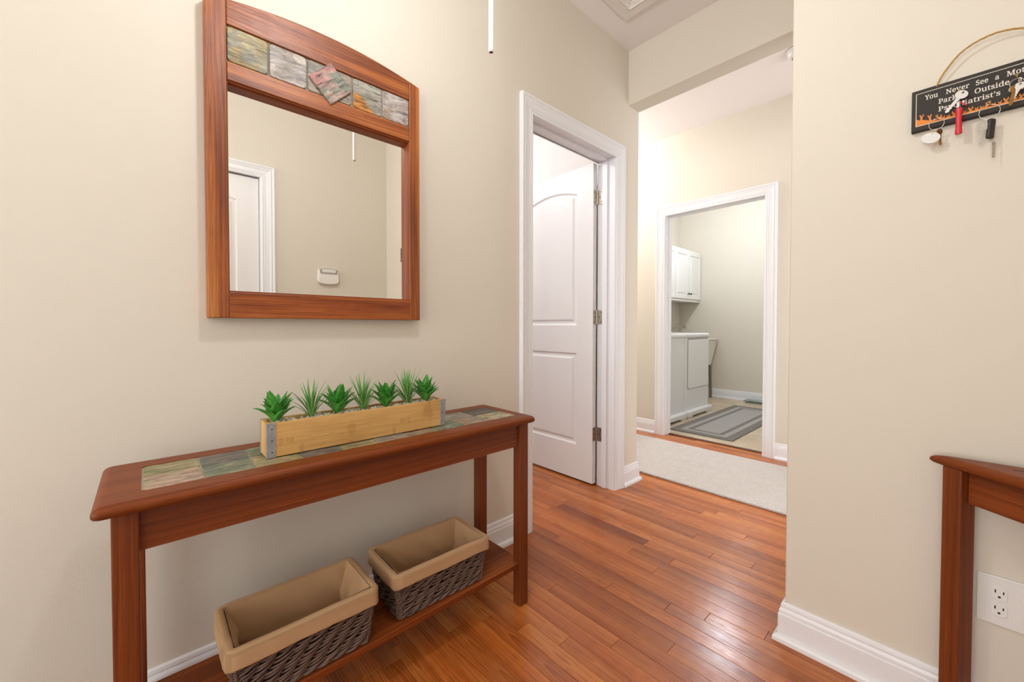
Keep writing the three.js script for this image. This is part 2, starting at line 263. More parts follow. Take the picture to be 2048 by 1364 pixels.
// door casings: the profile is (offset from the opening, thickness)
const CAS = [[0, 0], [0, 0.008], [0.003, 0.011], [0.009, 0.0125], [0.0125, 0.011], [0.0145, 0.0085], [0.0165, 0.0115], [0.021, 0.0135], [0.0245, 0.012], [0.0255, 0.0105], [0.028, 0.0125], [0.048, 0.0145], [0.054, 0.0175], [0.059, 0.0195], [0.0635, 0.0185], [0.065, 0.0155], [0.068, 0.0185], [0.072, 0.0215], [0.079, 0.0225], [0.082, 0.0205], [0.083, 0.017], [0.083, 0]];
function casing(parent, u0, u1, top, toWorld) {          // toWorld(u, v, out)
  const path = (a) => [[u0 - a, 0], [u0 - a, top + a], [u1 + a, top + a], [u1 + a, 0]];
  ['casing_side', 'casing_head', 'casing_side'].forEach((name, s) => {
    const tris = []; let pts = CAS.map(([a, b]) => [path(a)[s], path(a)[s + 1], b]);
    for (let i = 0; i < pts.length - 1; i++) {
      const A = toWorld(...pts[i][0], pts[i][2]), B = toWorld(...pts[i][1], pts[i][2]), C = toWorld(...pts[i + 1][1], pts[i + 1][2]), D = toWorld(...pts[i + 1][0], pts[i + 1][2]);
      tris.push([A, B, C], [A, C, D]);
    }
    part(name, fromTris(tris), trimPaint, parent);
  });
}
const doorway = (n) => struct('trim_' + n, null);
{ // doorway in the left wall
  const t = doorway(1);
  casing(t, 1.400, 2.123, 2.042, (u, v, o) => [u, v, WA + o]);
  casing(t, 1.400, 2.123, 2.042, (u, v, o) => [u, v, WA - T - o]);
  part('jamb', box(1.385, 1.405, 0, 2.047, WA - T - 0.002, WA + 0.002), trimPaint, t); part('jamb', box(2.118, 2.138, 0, 2.047, WA - T - 0.002, WA + 0.002), trimPaint, t);
  part('jamb_head', box(1.385, 2.138, 2.047, 2.064, WA - T - 0.002, WA + 0.002), trimPaint, t);
  part('door_stop', rbox(1.405, 1.416, 0, 2.036, WA - 0.083, WA - 0.048, 0.002), trimPaint, t); part('door_stop', rbox(2.107, 2.118, 0, 2.036, WA - 0.083, WA - 0.048, 0.002), trimPaint, t);
  part('door_stop', rbox(1.405, 2.118, 2.036, 2.047, WA - 0.083, WA - 0.048, 0.002), trimPaint, t);
}
{ // doorway to the laundry
  const t = doorway(2);
  casing(t, -1.792, -0.980, 2.030, (u, v, o) => [XF - o, v, u]);
  part('jamb', box(XF - 0.002, XF + T, 0, 2.035, -1.807, -1.787), trimPaint, t); part('jamb', box(XF - 0.002, XF + T, 0, 2.035, -0.985, -0.965), trimPaint, t);
  part('jamb_head', box(XF - 0.002, XF + T, 2.035, 2.05, -1.807, -0.965), trimPaint, t);
  part('door_stop', rbox(XF + 0.05, XF + 0.08, 0, 2.025, -1.787, -1.776, 0.002), trimPaint, t); part('door_stop', rbox(XF + 0.05, XF + 0.08, 0, 2.025, -0.996, -0.985, 0.002), trimPaint, t);
  part('door_stop', rbox(XF + 0.05, XF + 0.08, 2.024, 2.035, -1.787, -0.985, 0.002), trimPaint, t);
  for (const y of [1.845, 1.065, 0.33]) {
    const h = part('hinge', rbox(XF + 0.085, XF + 0.116, y - 0.045, y + 0.045, -0.9885, -0.985, 0.001), nickel, t);
    part('hinge_knuckle', cyl(0.006, 0.006, 0.09, [XF + T + 0.004, y, -0.990], 12), nickel, h);
  }
}
{ // doorway in the back wall, seen in the mirror
  const t = doorway(3);
  casing(t, -0.147, 0.597, 2.045, (u, v, o) => [u, v, ZO - o]);
  part('jamb', box(-0.162, -0.142, 0, 2.05, ZO - 0.002, ZO + T), trimPaint, t); part('jamb', box(0.592, 0.612, 0, 2.05, ZO - 0.002, ZO + T), trimPaint, t); part('jamb_head', box(-0.162, 0.612, 2.05, 2.064, ZO - 0.002, ZO + T), trimPaint, t);
}
// two-panel arch-top door leaf in xy, x 0..W from the hinge side, front face z = 0 (towards +z), thickness 0.035
function doorLeaf(W, H) {
  const st = 0.127, N = 22, uy0 = 1.009, uyS = 1.862, uyP = 1.905, ly0 = 0.225, ly1 = 0.828;
  const rect = (i) => { const p = [[st + i, ly0 + i], [W - st - i, ly0 + i], [W - st - i, ly1 - i], [st + i, ly1 - i]]; return p; };
  const arch = (i) => { const x0 = st + i, x1 = W - st - i, p = [[x0, uy0 + i], [x1, uy0 + i]]; for (let k = 0; k <= N; k++) { const t = k / N, x = lerp(x1, x0, t), s = (x - W / 2) / (W / 2 - st); p.push([x, uyS - i + (uyP - uyS) * (1 - s * s) * 1.0]); } return p; };
  const slab = new THREE.Shape([[0, 0], [W, 0], [W, H], [0, H]].map((p) => new THREE.Vector2(...p)));
  for (const c of [rect(0), arch(0)]) slab.holes.push(new THREE.Path(c.map((p) => new THREE.Vector2(...p)).reverse()));
  const frame = new THREE.ExtrudeGeometry(slab, { depth: 0.035, bevelEnabled: false }).translate(0, 0, -0.035);
  const panel = (c) => {
    const steps = [[0, 0], [0.003, -0.0015], [0.008, -0.006], [0.013, -0.0085], [0.024, -0.0085], [0.03, -0.007], [0.036, -0.0025], [0.041, -0.001]], tris = [];
    for (const side of [1, -1]) {
      const Z = (d) => side > 0 ? d : -0.035 - d, rings = steps.map(([i, d]) => c(i).map(([x, y]) => [x, y, Z(d)])), n = rings[0].length;
      for (let s = 0; s < rings.length - 1; s++) for (let j = 0; j < n; j++) { const k = (j + 1) % n, A = rings[s][j], B = rings[s][k], C = rings[s + 1][k], D = rings[s + 1][j]; side > 0 ? tris.push([A, B, C], [A, C, D]) : tris.push([A, C, B], [A, D, C]); }
      const last = rings[rings.length - 1], f = THREE.ShapeUtils.triangulateShape(last.map((p) => new THREE.Vector2(p[0], p[1])), []);
      for (const [a, b, d] of f) side > 0 ? tris.push([last[a], last[b], last[d]]) : tris.push([last[a], last[d], last[b]]);
    }
    return fromTris(tris);
  };
  return { frame: boxUV(frame.flat()), upper: panel(arch), lower: panel(rect) };
}
function hingeParts(parent, x, y, z) {                       // opened flat: one leaf on the door edge, one on the jamb
  const h = part('hinge', join([rbox(x - 0.034, x - 0.003, y - 0.0445, y + 0.0445, z - 0.001, z + 0.0015, 0.001)]), nickel, parent);
  part('hinge_knuckle', join([0, 1, 2, 3, 4].map((k) => cyl(0.0062, 0.0062, 0.0168, [x, y - 0.0356 + k * 0.0178, z + 0.004], 12))), nickel, h);
  for (const [dy, dx] of [[-0.03, -0.026], [0, -0.014], [0.03, -0.026]]) { const s = new THREE.CylinderGeometry(0.0032, 0.0032, 0.001, 10); s.rotateX(Math.PI / 2); s.translate(x + dx, y + dy, z + 0.002); part('hinge_screw', s, darkMetal, h); }
}
{
  const L = doorLeaf(0.708, 2.026), d = struct('door_1', null, null, 'white arch-top two-panel door standing open into the next room');
  d.position.set(2.08, 0.012, -1.523); d.rotation.y = 0;
  const turn = new THREE.Matrix4().makeBasis(new THREE.Vector3(0, 0, -1), new THREE.Vector3(0, 1, 0), new THREE.Vector3(1, 0, 0)).setPosition(0.035, 0, 0);   // leaf x -> -z
  for (const [n, g] of [['leaf', L.frame], ['panel', L.upper], ['panel', L.lower]]) part(n, g.applyMatrix4(turn), doorPaint, d);
  for (const y of [1.815, 1.060, 0.315]) hingeParts(d, 0.036, y, 0.0012);
  for (const y of [1.827, 1.072, 0.327]) { const h = part('hinge', rbox(2.1155, 2.1182, y - 0.0445, y + 0.0445, -1.511, -1.476, 0.001), nickel, scene.getObjectByName('trim_1'));
    for (const [dy, dz] of [[-0.03, 0.026], [0, 0.012], [0.03, 0.026]]) { const s = new THREE.CylinderGeometry(0.0032, 0.0032, 0.001, 10); s.rotateZ(Math.PI / 2); s.translate(2.1152, y + dy, -1.511 + dz); part('hinge_screw', s, darkMetal, h); } }
  const hk = std({ color: 0xb9b2a8, roughness: 0.3, metalness: 1 });
  const knob = part('door_knob', lathe([[0, 0], [0.032, 0], [0.032, 0.006], [0.012, 0.01], [0.011, 0.03], [0.026, 0.042], [0.028, 0.055], [0.02, 0.066], [0, 0.068]], 24).rotateZ(Math.PI / 2).translate(0, 0.95, -0.645), hk, d);
}
{
  const L = doorLeaf(0.728, 2.03), d = struct('door_2', null, null, 'white closed arch-top door reflected in the mirror');
  d.position.set(-0.139, 0.012, ZO + 0.028);
  const turn = new THREE.Matrix4().makeScale(1, 1, 1);
  for (const [n, g] of [['leaf', L.frame], ['panel', L.upper], ['panel', L.lower]]) part(n, g.rotateY(Math.PI).translate(0.728, 0, 0), doorPaint, d);
}
// baseboards: profile (out, height) swept along a line; m0, m1 = +1 outside mitre, -1 inside mitre, 0 square
const BASE = [[0, 0.122], [0.004, 0.122], [0.0075, 0.119], [0.009, 0.112], [0.009, 0.108], [0.0075, 0.106], [0.010, 0.104], [0.0125, 0.098], [0.013, 0.090], [0.012, 0.088], [0.0145, 0.086], [0.015, 0.084], [0.015, 0.022], [0.018, 0.0215], [0.024, 0.018], [0.0275, 0.012], [0.028, 0.006], [0.028, 0], [0, 0]];
function baseboard(name, from, to, out, m0, m1, ends = [true, true]) {
  const dx = to[0] - from[0], dz = to[1] - from[1], l = Math.hypot(dx, dz), d = [dx / l, dz / l], tris = [];
  const at = (o, y, e) => { const b = e ? to : from, s = e ? m1 * o : -m0 * o; return [b[0] + out[0] * o + d[0] * s, y, b[1] + out[1] * o + d[1] * s]; };
  for (let i = 0; i < BASE.length - 1; i++) { const A = at(...BASE[i], 0), B = at(...BASE[i], 1), C = at(...BASE[i + 1], 1), D = at(...BASE[i + 1], 0); tris.push([A, B, C], [A, C, D]); }
  const cap = (e) => { const c = at(0, 0.05, e); for (let i = 0; i < BASE.length - 1; i++) tris.push([c, at(...BASE[i], e), at(...BASE[i + 1], e)]); };
  cap(0); cap(1);
  return fromTris(tris);
}
struct('baseboard_left', join([baseboard('', [-4.3, WA], [1.317, WA], [0, 1], 0, 0), baseboard('', [2.206, WA], [XE, WA], [0, 1], 0, 1), baseboard('', [XE, WA], [XE, -3.58], [1, 0], 1, -1)]), trimPaint);
struct('baseboard_right', join([baseboard('', [XR, ZR], [XR, ZO], [-1, 0], 1, -1), baseboard('', [XR, ZR], [XE, ZR], [0, -1], 1, 0)]), trimPaint);
struct('baseboard_back', join([baseboard('', [0.68, ZO], [XR, ZO], [0, -1], 0, -1), baseboard('', [-4.3, ZO], [-0.23, ZO], [0, -1], -1, 0)]), trimPaint);
struct('baseboard_far', join([baseboard('', [XF, -3.58], [XF, -1.875], [-1, 0], -1, 0), baseboard('', [XF, -0.897], [XF, 1.18], [-1, 0], 0, -1)]), trimPaint);
struct('baseboard_laundry', join([baseboard('', [XB, ZL], [XB, -0.5], [-1, 0], -1, -1), baseboard('', [XF + T, -0.5], [XB, -0.5], [0, -1], -1, -1)]), trimPaint);
struct('baseboard_bathroom', join([baseboard('', [XH, WA - T], [XH, -3.58], [-1, 0], 0, -1), baseboard('', [0.2, -3.58], [XH, -3.58], [0, 1], -1, -1)]), trimPaint);

// ------------------------------------------------------------------ unseen ceiling lamps, placed to light each room, then added fill panels
function unseenCeilingLamp(key, label) {  // unseen lamp; kind and place chosen for the light it casts
  const l = UNSEEN_LAMPS[key], [x, y, z] = l.at, q = l.drop ?? 0, t = thing('unseen_ceiling_light', label, 'ceiling light', [x, y, z]);
  if (q) part('stem', cyl(0.012, 0.012, q, [0, -0.026 - q / 2, 0], 16), nickel, t);
  part('fitting', lathe([[0, 0], [0.15, 0], [0.155, -0.012], [0.15, -0.026], [0, -0.026]], 40), nickel, t);
  const c = new THREE.Color(l.color), dome = std({ color: 0xffffff, roughness: 0.4, emissive: c, emissiveIntensity: 1.6 });
  const pts = []; for (let i = 0; i <= 12; i++) { const a = i / 12 * Math.PI / 2; pts.push([0.138 * Math.cos(a), -0.026 - q - 0.07 * Math.sin(a)]); }
  part('glass_dome', lathe(pts, 40), dome, t);
  part('finial', lathe([[0, -0.094 - q], [0.008, -0.097 - q], [0.006, -0.106 - q], [0, -0.11 - q]], 16), nickel, t);
  const p = new THREE.PointLight(c, l.power, 0, 2); p.name = 'lamp_light'; p.position.set(0, -0.175 - q, 0); p.castShadow = true; p.shadow.radius = 3.2; p.shadow.mapSize.set(1024, 1024); t.add(p);
}
unseenCeilingLamp('foyer', 'unseen ceiling light placed to light the mirror and the console table');
unseenCeilingLamp('hall', 'unseen ceiling light placed to light the hall round the corner from the open door');
unseenCeilingLamp('laundry', 'unseen ceiling light above the grey mat, placed to light the laundry');
unseenCeilingLamp('bath', 'unseen ceiling light placed to light the room behind the open door');

function fillPanel(key, label) {  // added fill panel: a glowing sheet with an area light
  const q = FILL_PANELS[key], t = thing('added_fill_panel', label, 'window', q.at, q.turn), c = new THREE.Color(q.color), w = q.w / 2, h = q.h / 2;
  part('frame', join([rbox(-w - 0.07, w + 0.07, h, h + 0.07, -0.013, 0.02, 0.004), rbox(-w - 0.07, w + 0.07, -h - 0.07, -h, -0.013, 0.02, 0.004), rbox(-w - 0.07, -w, -h, h, -0.013, 0.02, 0.004), rbox(w, w + 0.07, -h, h, -0.013, 0.02, 0.004)]), trimPaint, t);
  part('glowing_sheet', box(-w, w, -h, h, -0.01, -0.002), std({ color: 0xffffff, roughness: 0.6, emissive: c, emissiveIntensity: 0.9 }), t);
  const l = new THREE.RectAreaLight(c, q.power, q.w, q.h); l.name = 'fill_light'; l.position.set(0, 0, 0.003); l.rotation.y = Math.PI; t.add(l);
}
fillPanel('entry', 'tall glowing panel added for daylight, behind the camera');
fillPanel('side', 'wide glowing panel added as fill light on the back wall, left of the reflected door');
fillPanel('hallRight', 'tall glowing panel added as fill light, closing the right end of the hall');

// ------------------------------------------------------------------ wall mirror
{
  const Z0 = -1.3895, ZF = -1.350, cx = 0.4425, hw = 0.320, y0 = 1.037, sw = 0.0485, yc = 1.938, ye = 1.902;
  const t = thing('wall_mirror', 'large arched wooden wall mirror with a slate tile band above the console table', 'mirror', [cx, y0, Z0]);
  const arc = (x) => yc - (yc - ye) * (x / hw) * (x / hw);        // x from the middle
  const D = ZF - Z0, ax = (p) => new THREE.Vector2(p[0], p[1] - y0);
  const prism = (poly, d, axis, ou) => { const g = extrude(new THREE.Shape(poly.map(ax)), d, 0.0025, 0.0025, 2, 4).flat(); return boxUV(g, axis, ou, ou * 3); };
  const arcPts = (a, b, n) => { const r = []; for (let i = 0; i <= n; i++) { const x = lerp(a, b, i / n); r.push([x, arc(x)]); } return r; };
  const xi = hw - sw, xr = hw - 0.041, yr0 = 1.844, yb0 = 1.744, yb1 = 1.693, bot = 1.1095;
  part('stile', prism([[-hw, y0], [-xi, y0], ...arcPts(-xi, -hw, 4)], D, 'y', 0.31), mirrorWood, t);
  part('stile', prism([[xr, y0], [hw, y0], ...arcPts(hw, xr, 4)], D, 'y', 0.64), mirrorWood, t);
  part('top_rail', prism([[-xi, yr0], [xr, yr0], ...arcPts(xr, -xi, 24)], D - 0.001, 'x', 0.12), mirrorWood, t);
  part('middle_rail', prism([[-xi, yb1], [xr, yb1], [xr, yb0], [-xi, yb0]], D - 0.001, 'x', 0.47), mirrorWood, t);
  part('bottom_rail', prism([[-xi, y0], [xr, y0], [xr, bot], [-xi, bot]], D - 0.001, 'x', 0.83), mirrorWoodB, t);
  // inner moulding, stepped, around the glass
  const mo = [];
  const strip = (x0, x1, a, b, z0, z1, axis) => mo.push(rbox(x0, x1, a - y0, b - y0, z0, z1, 0.0015, axis, 0.2, 0.1));
  strip(-xi, xr, yb1 - 0.004, yb1, 0.004, D - 0.006, 'x'); strip(-xi, xr, yb1 - 0.008, yb1 - 0.003, 0.004, D - 0.016, 'x');
  strip(xr - 0.0012, xr, bot, yb1, 0.004, D - 0.012, 'y');
  strip(-xi, -xi + 0.002, bot, yb1, 0.004, D - 0.006, 'y'); strip(-xi, xr, bot, bot + 0.004, 0.004, D - 0.006, 'x');
  part('inner_moulding', join(mo), mirrorWoodB, t);
  part('backing_panel', box(-xi - 0.01, xr + 0.01, 0.05, yb0 - y0, 0.0005, 0.0035), std({ color: 0x4a3a2c, roughness: 0.9 }), t);
  part('mirror_glass', rbox(-xi + 0.001, xr - 0.001, bot - y0 - 0.002, yb1 - y0 + 0.001, 0.0036, 0.0056, 0.0003), std({ color: 0xf7f7f5, metalness: 1, roughness: 0.006 }), t, 'silvered mirror glass');
  part('grout_bed', box(-xi, xr, yb0 - y0, yr0 - y0, 0.004, D - 0.008), grout, t);
  const tile = (x0, x1, m, r, ou) => { const w = x1 - x0, h = yr0 - yb0 - 0.004, g = extrude(roundedRectShape(w, h, 0.011), 0.009, 0.0025, 0.0025, 2, 5).flat(); boxUV(g, 'y', ou, 0.055); g.translate((x0 + x1) / 2 - cx, (yr0 + yb0) / 2 - y0, D - 0.012); part('tile', g, m, t); };
  tile(0.1725, 0.2705, SLATE.goldBand, 0, 0.055); tile(0.275, 0.374, SLATE.lilac, 0, 0.055); tile(0.3785, 0.5125, SLATE.grey, 0, 0.03); tile(0.517, 0.6165, SLATE.rust, 0, 0.055); tile(0.6205, 0.7195, SLATE.rose, 0, 0.055);
  const dg = extrude(roundedRectShape(0.094, 0.094, 0.004), 0.009, 0.003, 0.003, 2, 4).flat(); boxUV(dg, 'y', 0.055, 0.055); dg.rotateZ(Math.PI / 4); dg.translate(0.4445 - cx, 1.7885 - y0, D - 0.0035);
  part('diamond_tile', dg, SLATE.redGreen, t, 'red and green diamond slate tile');
}

// ------------------------------------------------------------------ console table
const YT = 0.692;
function roundedTop(outline, th, r) {                     // outline in xz (counter-clockwise seen from above), nosing rounded over
  return null;
}
{
  const t = thing('console_table', 'long reddish-brown console table with slate inlay and low shelf under the mirror', 'console table', [0.479, 0, -1.155]);
  const X0 = -0.078 - 0.479, X1 = 1.036 - 0.479, Z0 = -1.308 + 1.155, Z1 = -1.005 + 1.155, th = 0.023;
  // top: four framing boards round the inlay, with a rounded nosing
  const nose = (a) => [[0, 0], [0.0, 0]];
  const prof = []; for (let i = 0; i <= 8; i++) { const q = i / 8 * Math.PI / 2; prof.push([-0.016 + 0.016 * Math.sin(q), YT - 0.014 + 0.014 * Math.cos(q)]); } prof.push([0, YT - 0.017], [-0.002, YT - 0.021], [-0.006, YT - th]);
  const ring = (o, y) => { const r = 0.012 + o * 0.3, pts = []; const cs = [[X1 + o - r, Z1 + o - r, 0], [X0 - o + r, Z1 + o - r, 1], [X0 - o + r, Z0 - o + r, 2], [X1 + o - r, Z0 - o + r, 3]];
    for (const [cx, cz, q] of cs) for (let k = 0; k <= 4; k++) { const a = (q + k / 4) * Math.PI / 2; pts.push([cx + r * Math.cos(a), y, cz + r * Math.sin(a)]); } return pts; };
  const nosing = grid(prof.map(([o, y]) => ring(o, y)), true, true).flat();
  const I = { x0: -0.012 - 0.479, x1: 0.992 - 0.479, z0: -1.245 + 1.155, z1: -1.061 + 1.155 };
  const flat = (outer, inner, y) => { const s = new THREE.Shape(outer.map((p) => new THREE.Vector2(p[0], -p[2]))); if (inner) s.holes.push(new THREE.Path(inner.map((p) => new THREE.Vector2(p[0], -p[1])))); return new THREE.ShapeGeometry(s).rotateX(-Math.PI / 2).translate(0, y, 0).flat(); };
  const rr = (x0, x1, z0, z1, r) => { const p = []; for (const [cx, cz, q] of [[x1 - r, z1 - r, 0], [x0 + r, z1 - r, 1], [x0 + r, z0 + r, 2], [x1 - r, z0 + r, 3]]) for (let k = 0; k <= 4; k++) { const a = (q + k / 4) * Math.PI / 2; p.push([cx + r * Math.cos(a), cz + r * Math.sin(a)]); } return p; };
  const hole = rr(I.x0, I.x1, I.z0, I.z1, 0.012);
  const under = flat(ring(-0.006, 0), null, YT - th); 
  const wallIn = grid([hole.map((p) => [p[0], YT, p[1]]), hole.map((p) => [p[0], YT - 0.012, p[1]])], true).flat();
  const top = join([nosing, flat(ring(-0.016, 0), hole, YT), under, wallIn]); boxUV(top, 'x', 0.4, 0.2);
  part('tabletop', top, tableTopWood, t);
  part('grout_bed', box(I.x0 - 0.002, I.x1 + 0.002, YT - 0.014, YT - 0.002, I.z0 - 0.002, I.z1 + 0.002), groutLight, t);
  const xs = [-0.010, 0.0885, 0.184, 0.280, 0.376, 0.472, 0.568, 0.664, 0.766, 0.871, 0.990].map((x) => x - 0.479), zs = [I.z0 + 0.002, -1.155 + 1.155, I.z1 - 0.002], g = 0.0022;
  const back = ['olive', 'dark', 'green', 'tan', 'grey', 'olive', 'dark', 'cream', 'grey', 'char'], front = ['pink', 'green', 'olive', 'dark', 'olive', 'grey', 'tan', 'green', 'tan', 'cream'];
  for (let r = 0; r < 2; r++) for (let k = 0; k < 10; k++) {
    const w = xs[k + 1] - xs[k] - g, l = zs[r + 1] - zs[r] - g, q = extrude(roundedRectShape(w, l, k === 0 || k === 9 ? 0.008 : 0.004), 0.007, 0.0018, 0.0018, 2, 4).flat();
    q.rotateX(-Math.PI / 2); boxUV(q, 'z', 0.055, 0.055); if ((k * 3 + r) % 4 > 1) q.rotateY(Math.PI);
    part('tile', q, SLATE[(r ? front : back)[k]], t).position.set((xs[k] + xs[k + 1]) / 2, YT - 0.0072 + ((k * 7 + r * 3) % 5) * 0.0002, (zs[r] + zs[r + 1]) / 2);
  }
  const L = 0.039;
  const leg = (x, z, o) => { const q = rbox(-L / 2, L / 2, 0, YT - th, -L / 2, L / 2, 0.003, 'y', o, o * 2.3); part('leg', q, tableWood, t).position.set(x - 0.479, 0, z + 1.155); };
  leg(-0.034, -1.0525, 0.03); leg(1.0045, -1.0525, 0.09); leg(-0.028, -1.2775, 0.15); leg(0.993, -1.2775, 0.21);
  const apr = (a, b, c, d, axis, o) => part('apron', rbox(a - 0.479, b - 0.479, 0.582, YT - th, c + 1.155, d + 1.155, 0.0015, axis, o, o), tableWood, t);
  apr(-0.016, 0.983, -1.062, -1.044, 'x', 0.05); apr(-0.012, 0.977, -1.290, -1.272, 'x', 0.11); apr(-0.043, -0.025, -1.262, -1.068, 'z', 0.17); apr(0.992, 1.010, -1.262, -1.068, 'z', 0.02);
  part('shelf', rbox(-0.046 - 0.479, 1.011 - 0.479, 0.136, 0.155, -1.285 + 1.155, -1.045 + 1.155, 0.003, 'x', 0.07, 0.3), tableTopWood, t);
}

// ------------------------------------------------------------------ planter box, stones and seven artificial plants
{
  const x0 = 0.211, x1 = 0.7155, zf = -1.107, zb = -1.180, y0 = YT + 0.0006, y1 = 0.778, th = 0.009, cx = (x0 + x1) / 2, cz = (zf + zb) / 2;
  const t = thing('wooden_planter', 'narrow pale wooden trough with galvanised corner straps, holding green plants on the console table', 'planter', [cx, y0, cz]);
  const a = (x1 - x0) / 2, b = (zf - zb) / 2, h = y1 - y0;
  part('side_board', rbox(-a, a, 0.002, h, b - th, b, 0.0012, 'x', 0.03, 0.05), pine, t); part('side_board', rbox(-a, a, 0.002, h, -b, -b + th, 0.0012, 'x', 0.07, 0.2), pine, t);
  part('end_board', rbox(-a, -a + th, 0.001, h - 0.0005, -b + th, b - th, 0.001, 'y', 0.02, 0.33), pine, t); part('end_board', rbox(a - th, a, 0.001, h - 0.0005, -b + th, b - th, 0.001, 'y', 0.05, 0.41), pine, t);
  part('bottom_board', box(-a + th, a - th, 0, 0.006, -b + th, b - th, 'x'), pine, t);
  for (const sx of [-1, 1]) for (const sz of [-1, 1]) {
    const w = 0.019, e = 0.0012, s = join([rbox(Math.min(sx * a, sx * (a - w)) - (sx < 0 ? e : 0), Math.max(sx * a, sx * (a - w)) + (sx > 0 ? e : 0), 0.001, h + 0.0006, sz > 0 ? b : -b - e, sz > 0 ? b + e : -b, 0.0004),
      rbox(sx > 0 ? a : -a - e, sx > 0 ? a + e : -a, 0.001, h + 0.0006, Math.min(sz * b, sz * (b - 0.007)), Math.max(sz * b, sz * (b - 0.007)) + 0, 0.0004)]);
    const st = part('corner_strap', s, galv, t);
    for (const y of [0.015, 0.043, 0.071]) { const n = new THREE.CylinderGeometry(0.0016, 0.0016, 0.001, 10); n.rotateX(Math.PI / 2); n.translate(sx * (a - 0.0105), y, sz * (b + e + 0.0002)); part('nail', n, black, st); }
  }
  // pebbles
  const R = rng(9), list = [], base = new THREE.IcosahedronGeometry(1, 1);
  const bed = box(x0 + th, x1 - th, y0 + 0.007, y1 - 0.013, zb + th, zf - th); list.push(bed);
  for (let i = 0; i < 620; i++) {
    const s = 0.0024 + R() * 0.0034, g = base.clone(); g.scale(s * (0.8 + R() * 0.6), s * (0.55 + R() * 0.4), s * (0.8 + R() * 0.6)); g.rotateY(R() * 6.3); g.rotateX(R() - 0.5);
    g.translate(lerp(x0 + th + 0.005, x1 - th - 0.005, R()), y1 - 0.0115 + R() * 0.008, lerp(zb + th + 0.005, zf - th - 0.005, R())); list.push(g);
  }
  const p = new THREE.Mesh(join(list), std({ map: tex(128, 128, [0.05, 0.05], (u, v) => mix3(srgb(0xb9ad96), srgb(0xe9e2d2), fbm(u * 180, v * 180, 600, 2))), roughness: 0.8 })); shade(p);
  p.name = 'pebbles'; p.userData = { kind: 'stuff', label: 'cream coloured small stones filling the wooden trough', category: 'pebbles' }; scene.add(p);

  // leaves: a lofted blade that leans outwards
  function leaf(L, W, lean0, lean1, fold, wide, thick) {
    const rows = [], n = 10, half = [-1, -0.55, 0, 0.55, 1]; let y = 0, z = 0;
    for (let i = 0; i <= n; i++) {
      const s = i / n, ang = lerp(lean0, lean1, s * s), w = Math.max(0.0002, W * (s < wide ? lerp(0.5, 1, smooth(0, wide, s)) : Math.pow(Math.max(0, Math.cos((s - wide) / (1 - wide) * Math.PI / 2)), 0.85))) / 2;
      const row = half.map((q) => { const up = Math.abs(q) * w * fold; return [q * w, y + Math.sin(ang) * up, z - Math.cos(ang) * up]; });
      const un = half.slice(1, -1).reverse().map((q) => { const up = Math.abs(q) * w * fold - thick * (1 - s * 0.7) * (1 - q * q); return [q * w, y + Math.sin(ang) * up, z - Math.cos(ang) * up]; });
      rows.push([...row, ...un]);
      y += Math.cos(ang) * L / n; z += Math.sin(ang) * L / n;
    }
    return grid(rows, true);
  }
  const R2 = rng(31);
  const broadVar = [0, 1, 2, 3].map((k) => leaf(0.062 + k * 0.004, 0.0235 + 0.001 * k, 0.25 + k * 0.02, [0.95, 0.7, 0.5, 0.25][k], 0.38, 0.42, 0.002));
  const spikeVar = [0, 1, 2, 3].map((k) => leaf(0.082 + k * 0.006, 0.0058, 0.2, [1.15, 0.85, 0.5, 0.2][k], 0.3, 0.25, 0.001));
  function broadPlant(label) {
    const g = thing('artificial_succulent', label, 'plant', [0, 0, 0], 0, 'broad-leaved artificial succulents in the trough');
    part('stem', cyl(0.006, 0.007, 0.014, [0, 0.005, 0]), leafBroad, g);
    [[0, 6, 0.42], [1, 6, 0.28], [2, 5, 0.14], [3, 3, 0.04]].forEach(([v, n, tilt], ring) => { for (let i = 0; i < n; i++) { const m = part('leaf', broadVar[v], leafBroad, g); m.rotation.order = 'YXZ'; m.rotation.y = (i + ring * 0.5) / n * 6.283 + (R2() - 0.5) * 0.35; m.rotation.x = tilt + (R2() - 0.5) * 0.12; m.position.y = 0.004 + ring * 0.004; m.scale.setScalar(0.92 + R2() * 0.2); } });
    return g;
  }
  function spikyPlant(label) {
    const g = thing('artificial_aloe', label, 'plant', [0, 0, 0], 0, 'thin-leaved artificial aloes in the trough');
    part('stem', cyl(0.005, 0.006, 0.014, [0, 0.005, 0]), leafSpike, g);
    [[0, 9, 0.4], [1, 10, 0.26], [2, 10, 0.12], [3, 6, 0.03]].forEach(([v, n, tilt], ring) => { for (let i = 0; i < n; i++) { const m = part('leaf', spikeVar[v], R2() < 0.15 ? leafTip : leafSpike, g); m.rotation.order = 'YXZ'; m.rotation.y = (i + ring * 0.4) / n * 6.283 + (R2() - 0.5) * 0.5; m.rotation.x = tilt + (R2() - 0.5) * 0.22; m.position.y = 0.003 + ring * 0.003; m.scale.setScalar(0.85 + R2() * 0.3); } });
    return g;
  }
  const A = broadPlant('broad-leaved green succulent at the left end of the trough, beside its near corner strap');
  const B = spikyPlant('thin-leaved green aloe nearest the left end of the trough, between the first two broad-leaved succulents');
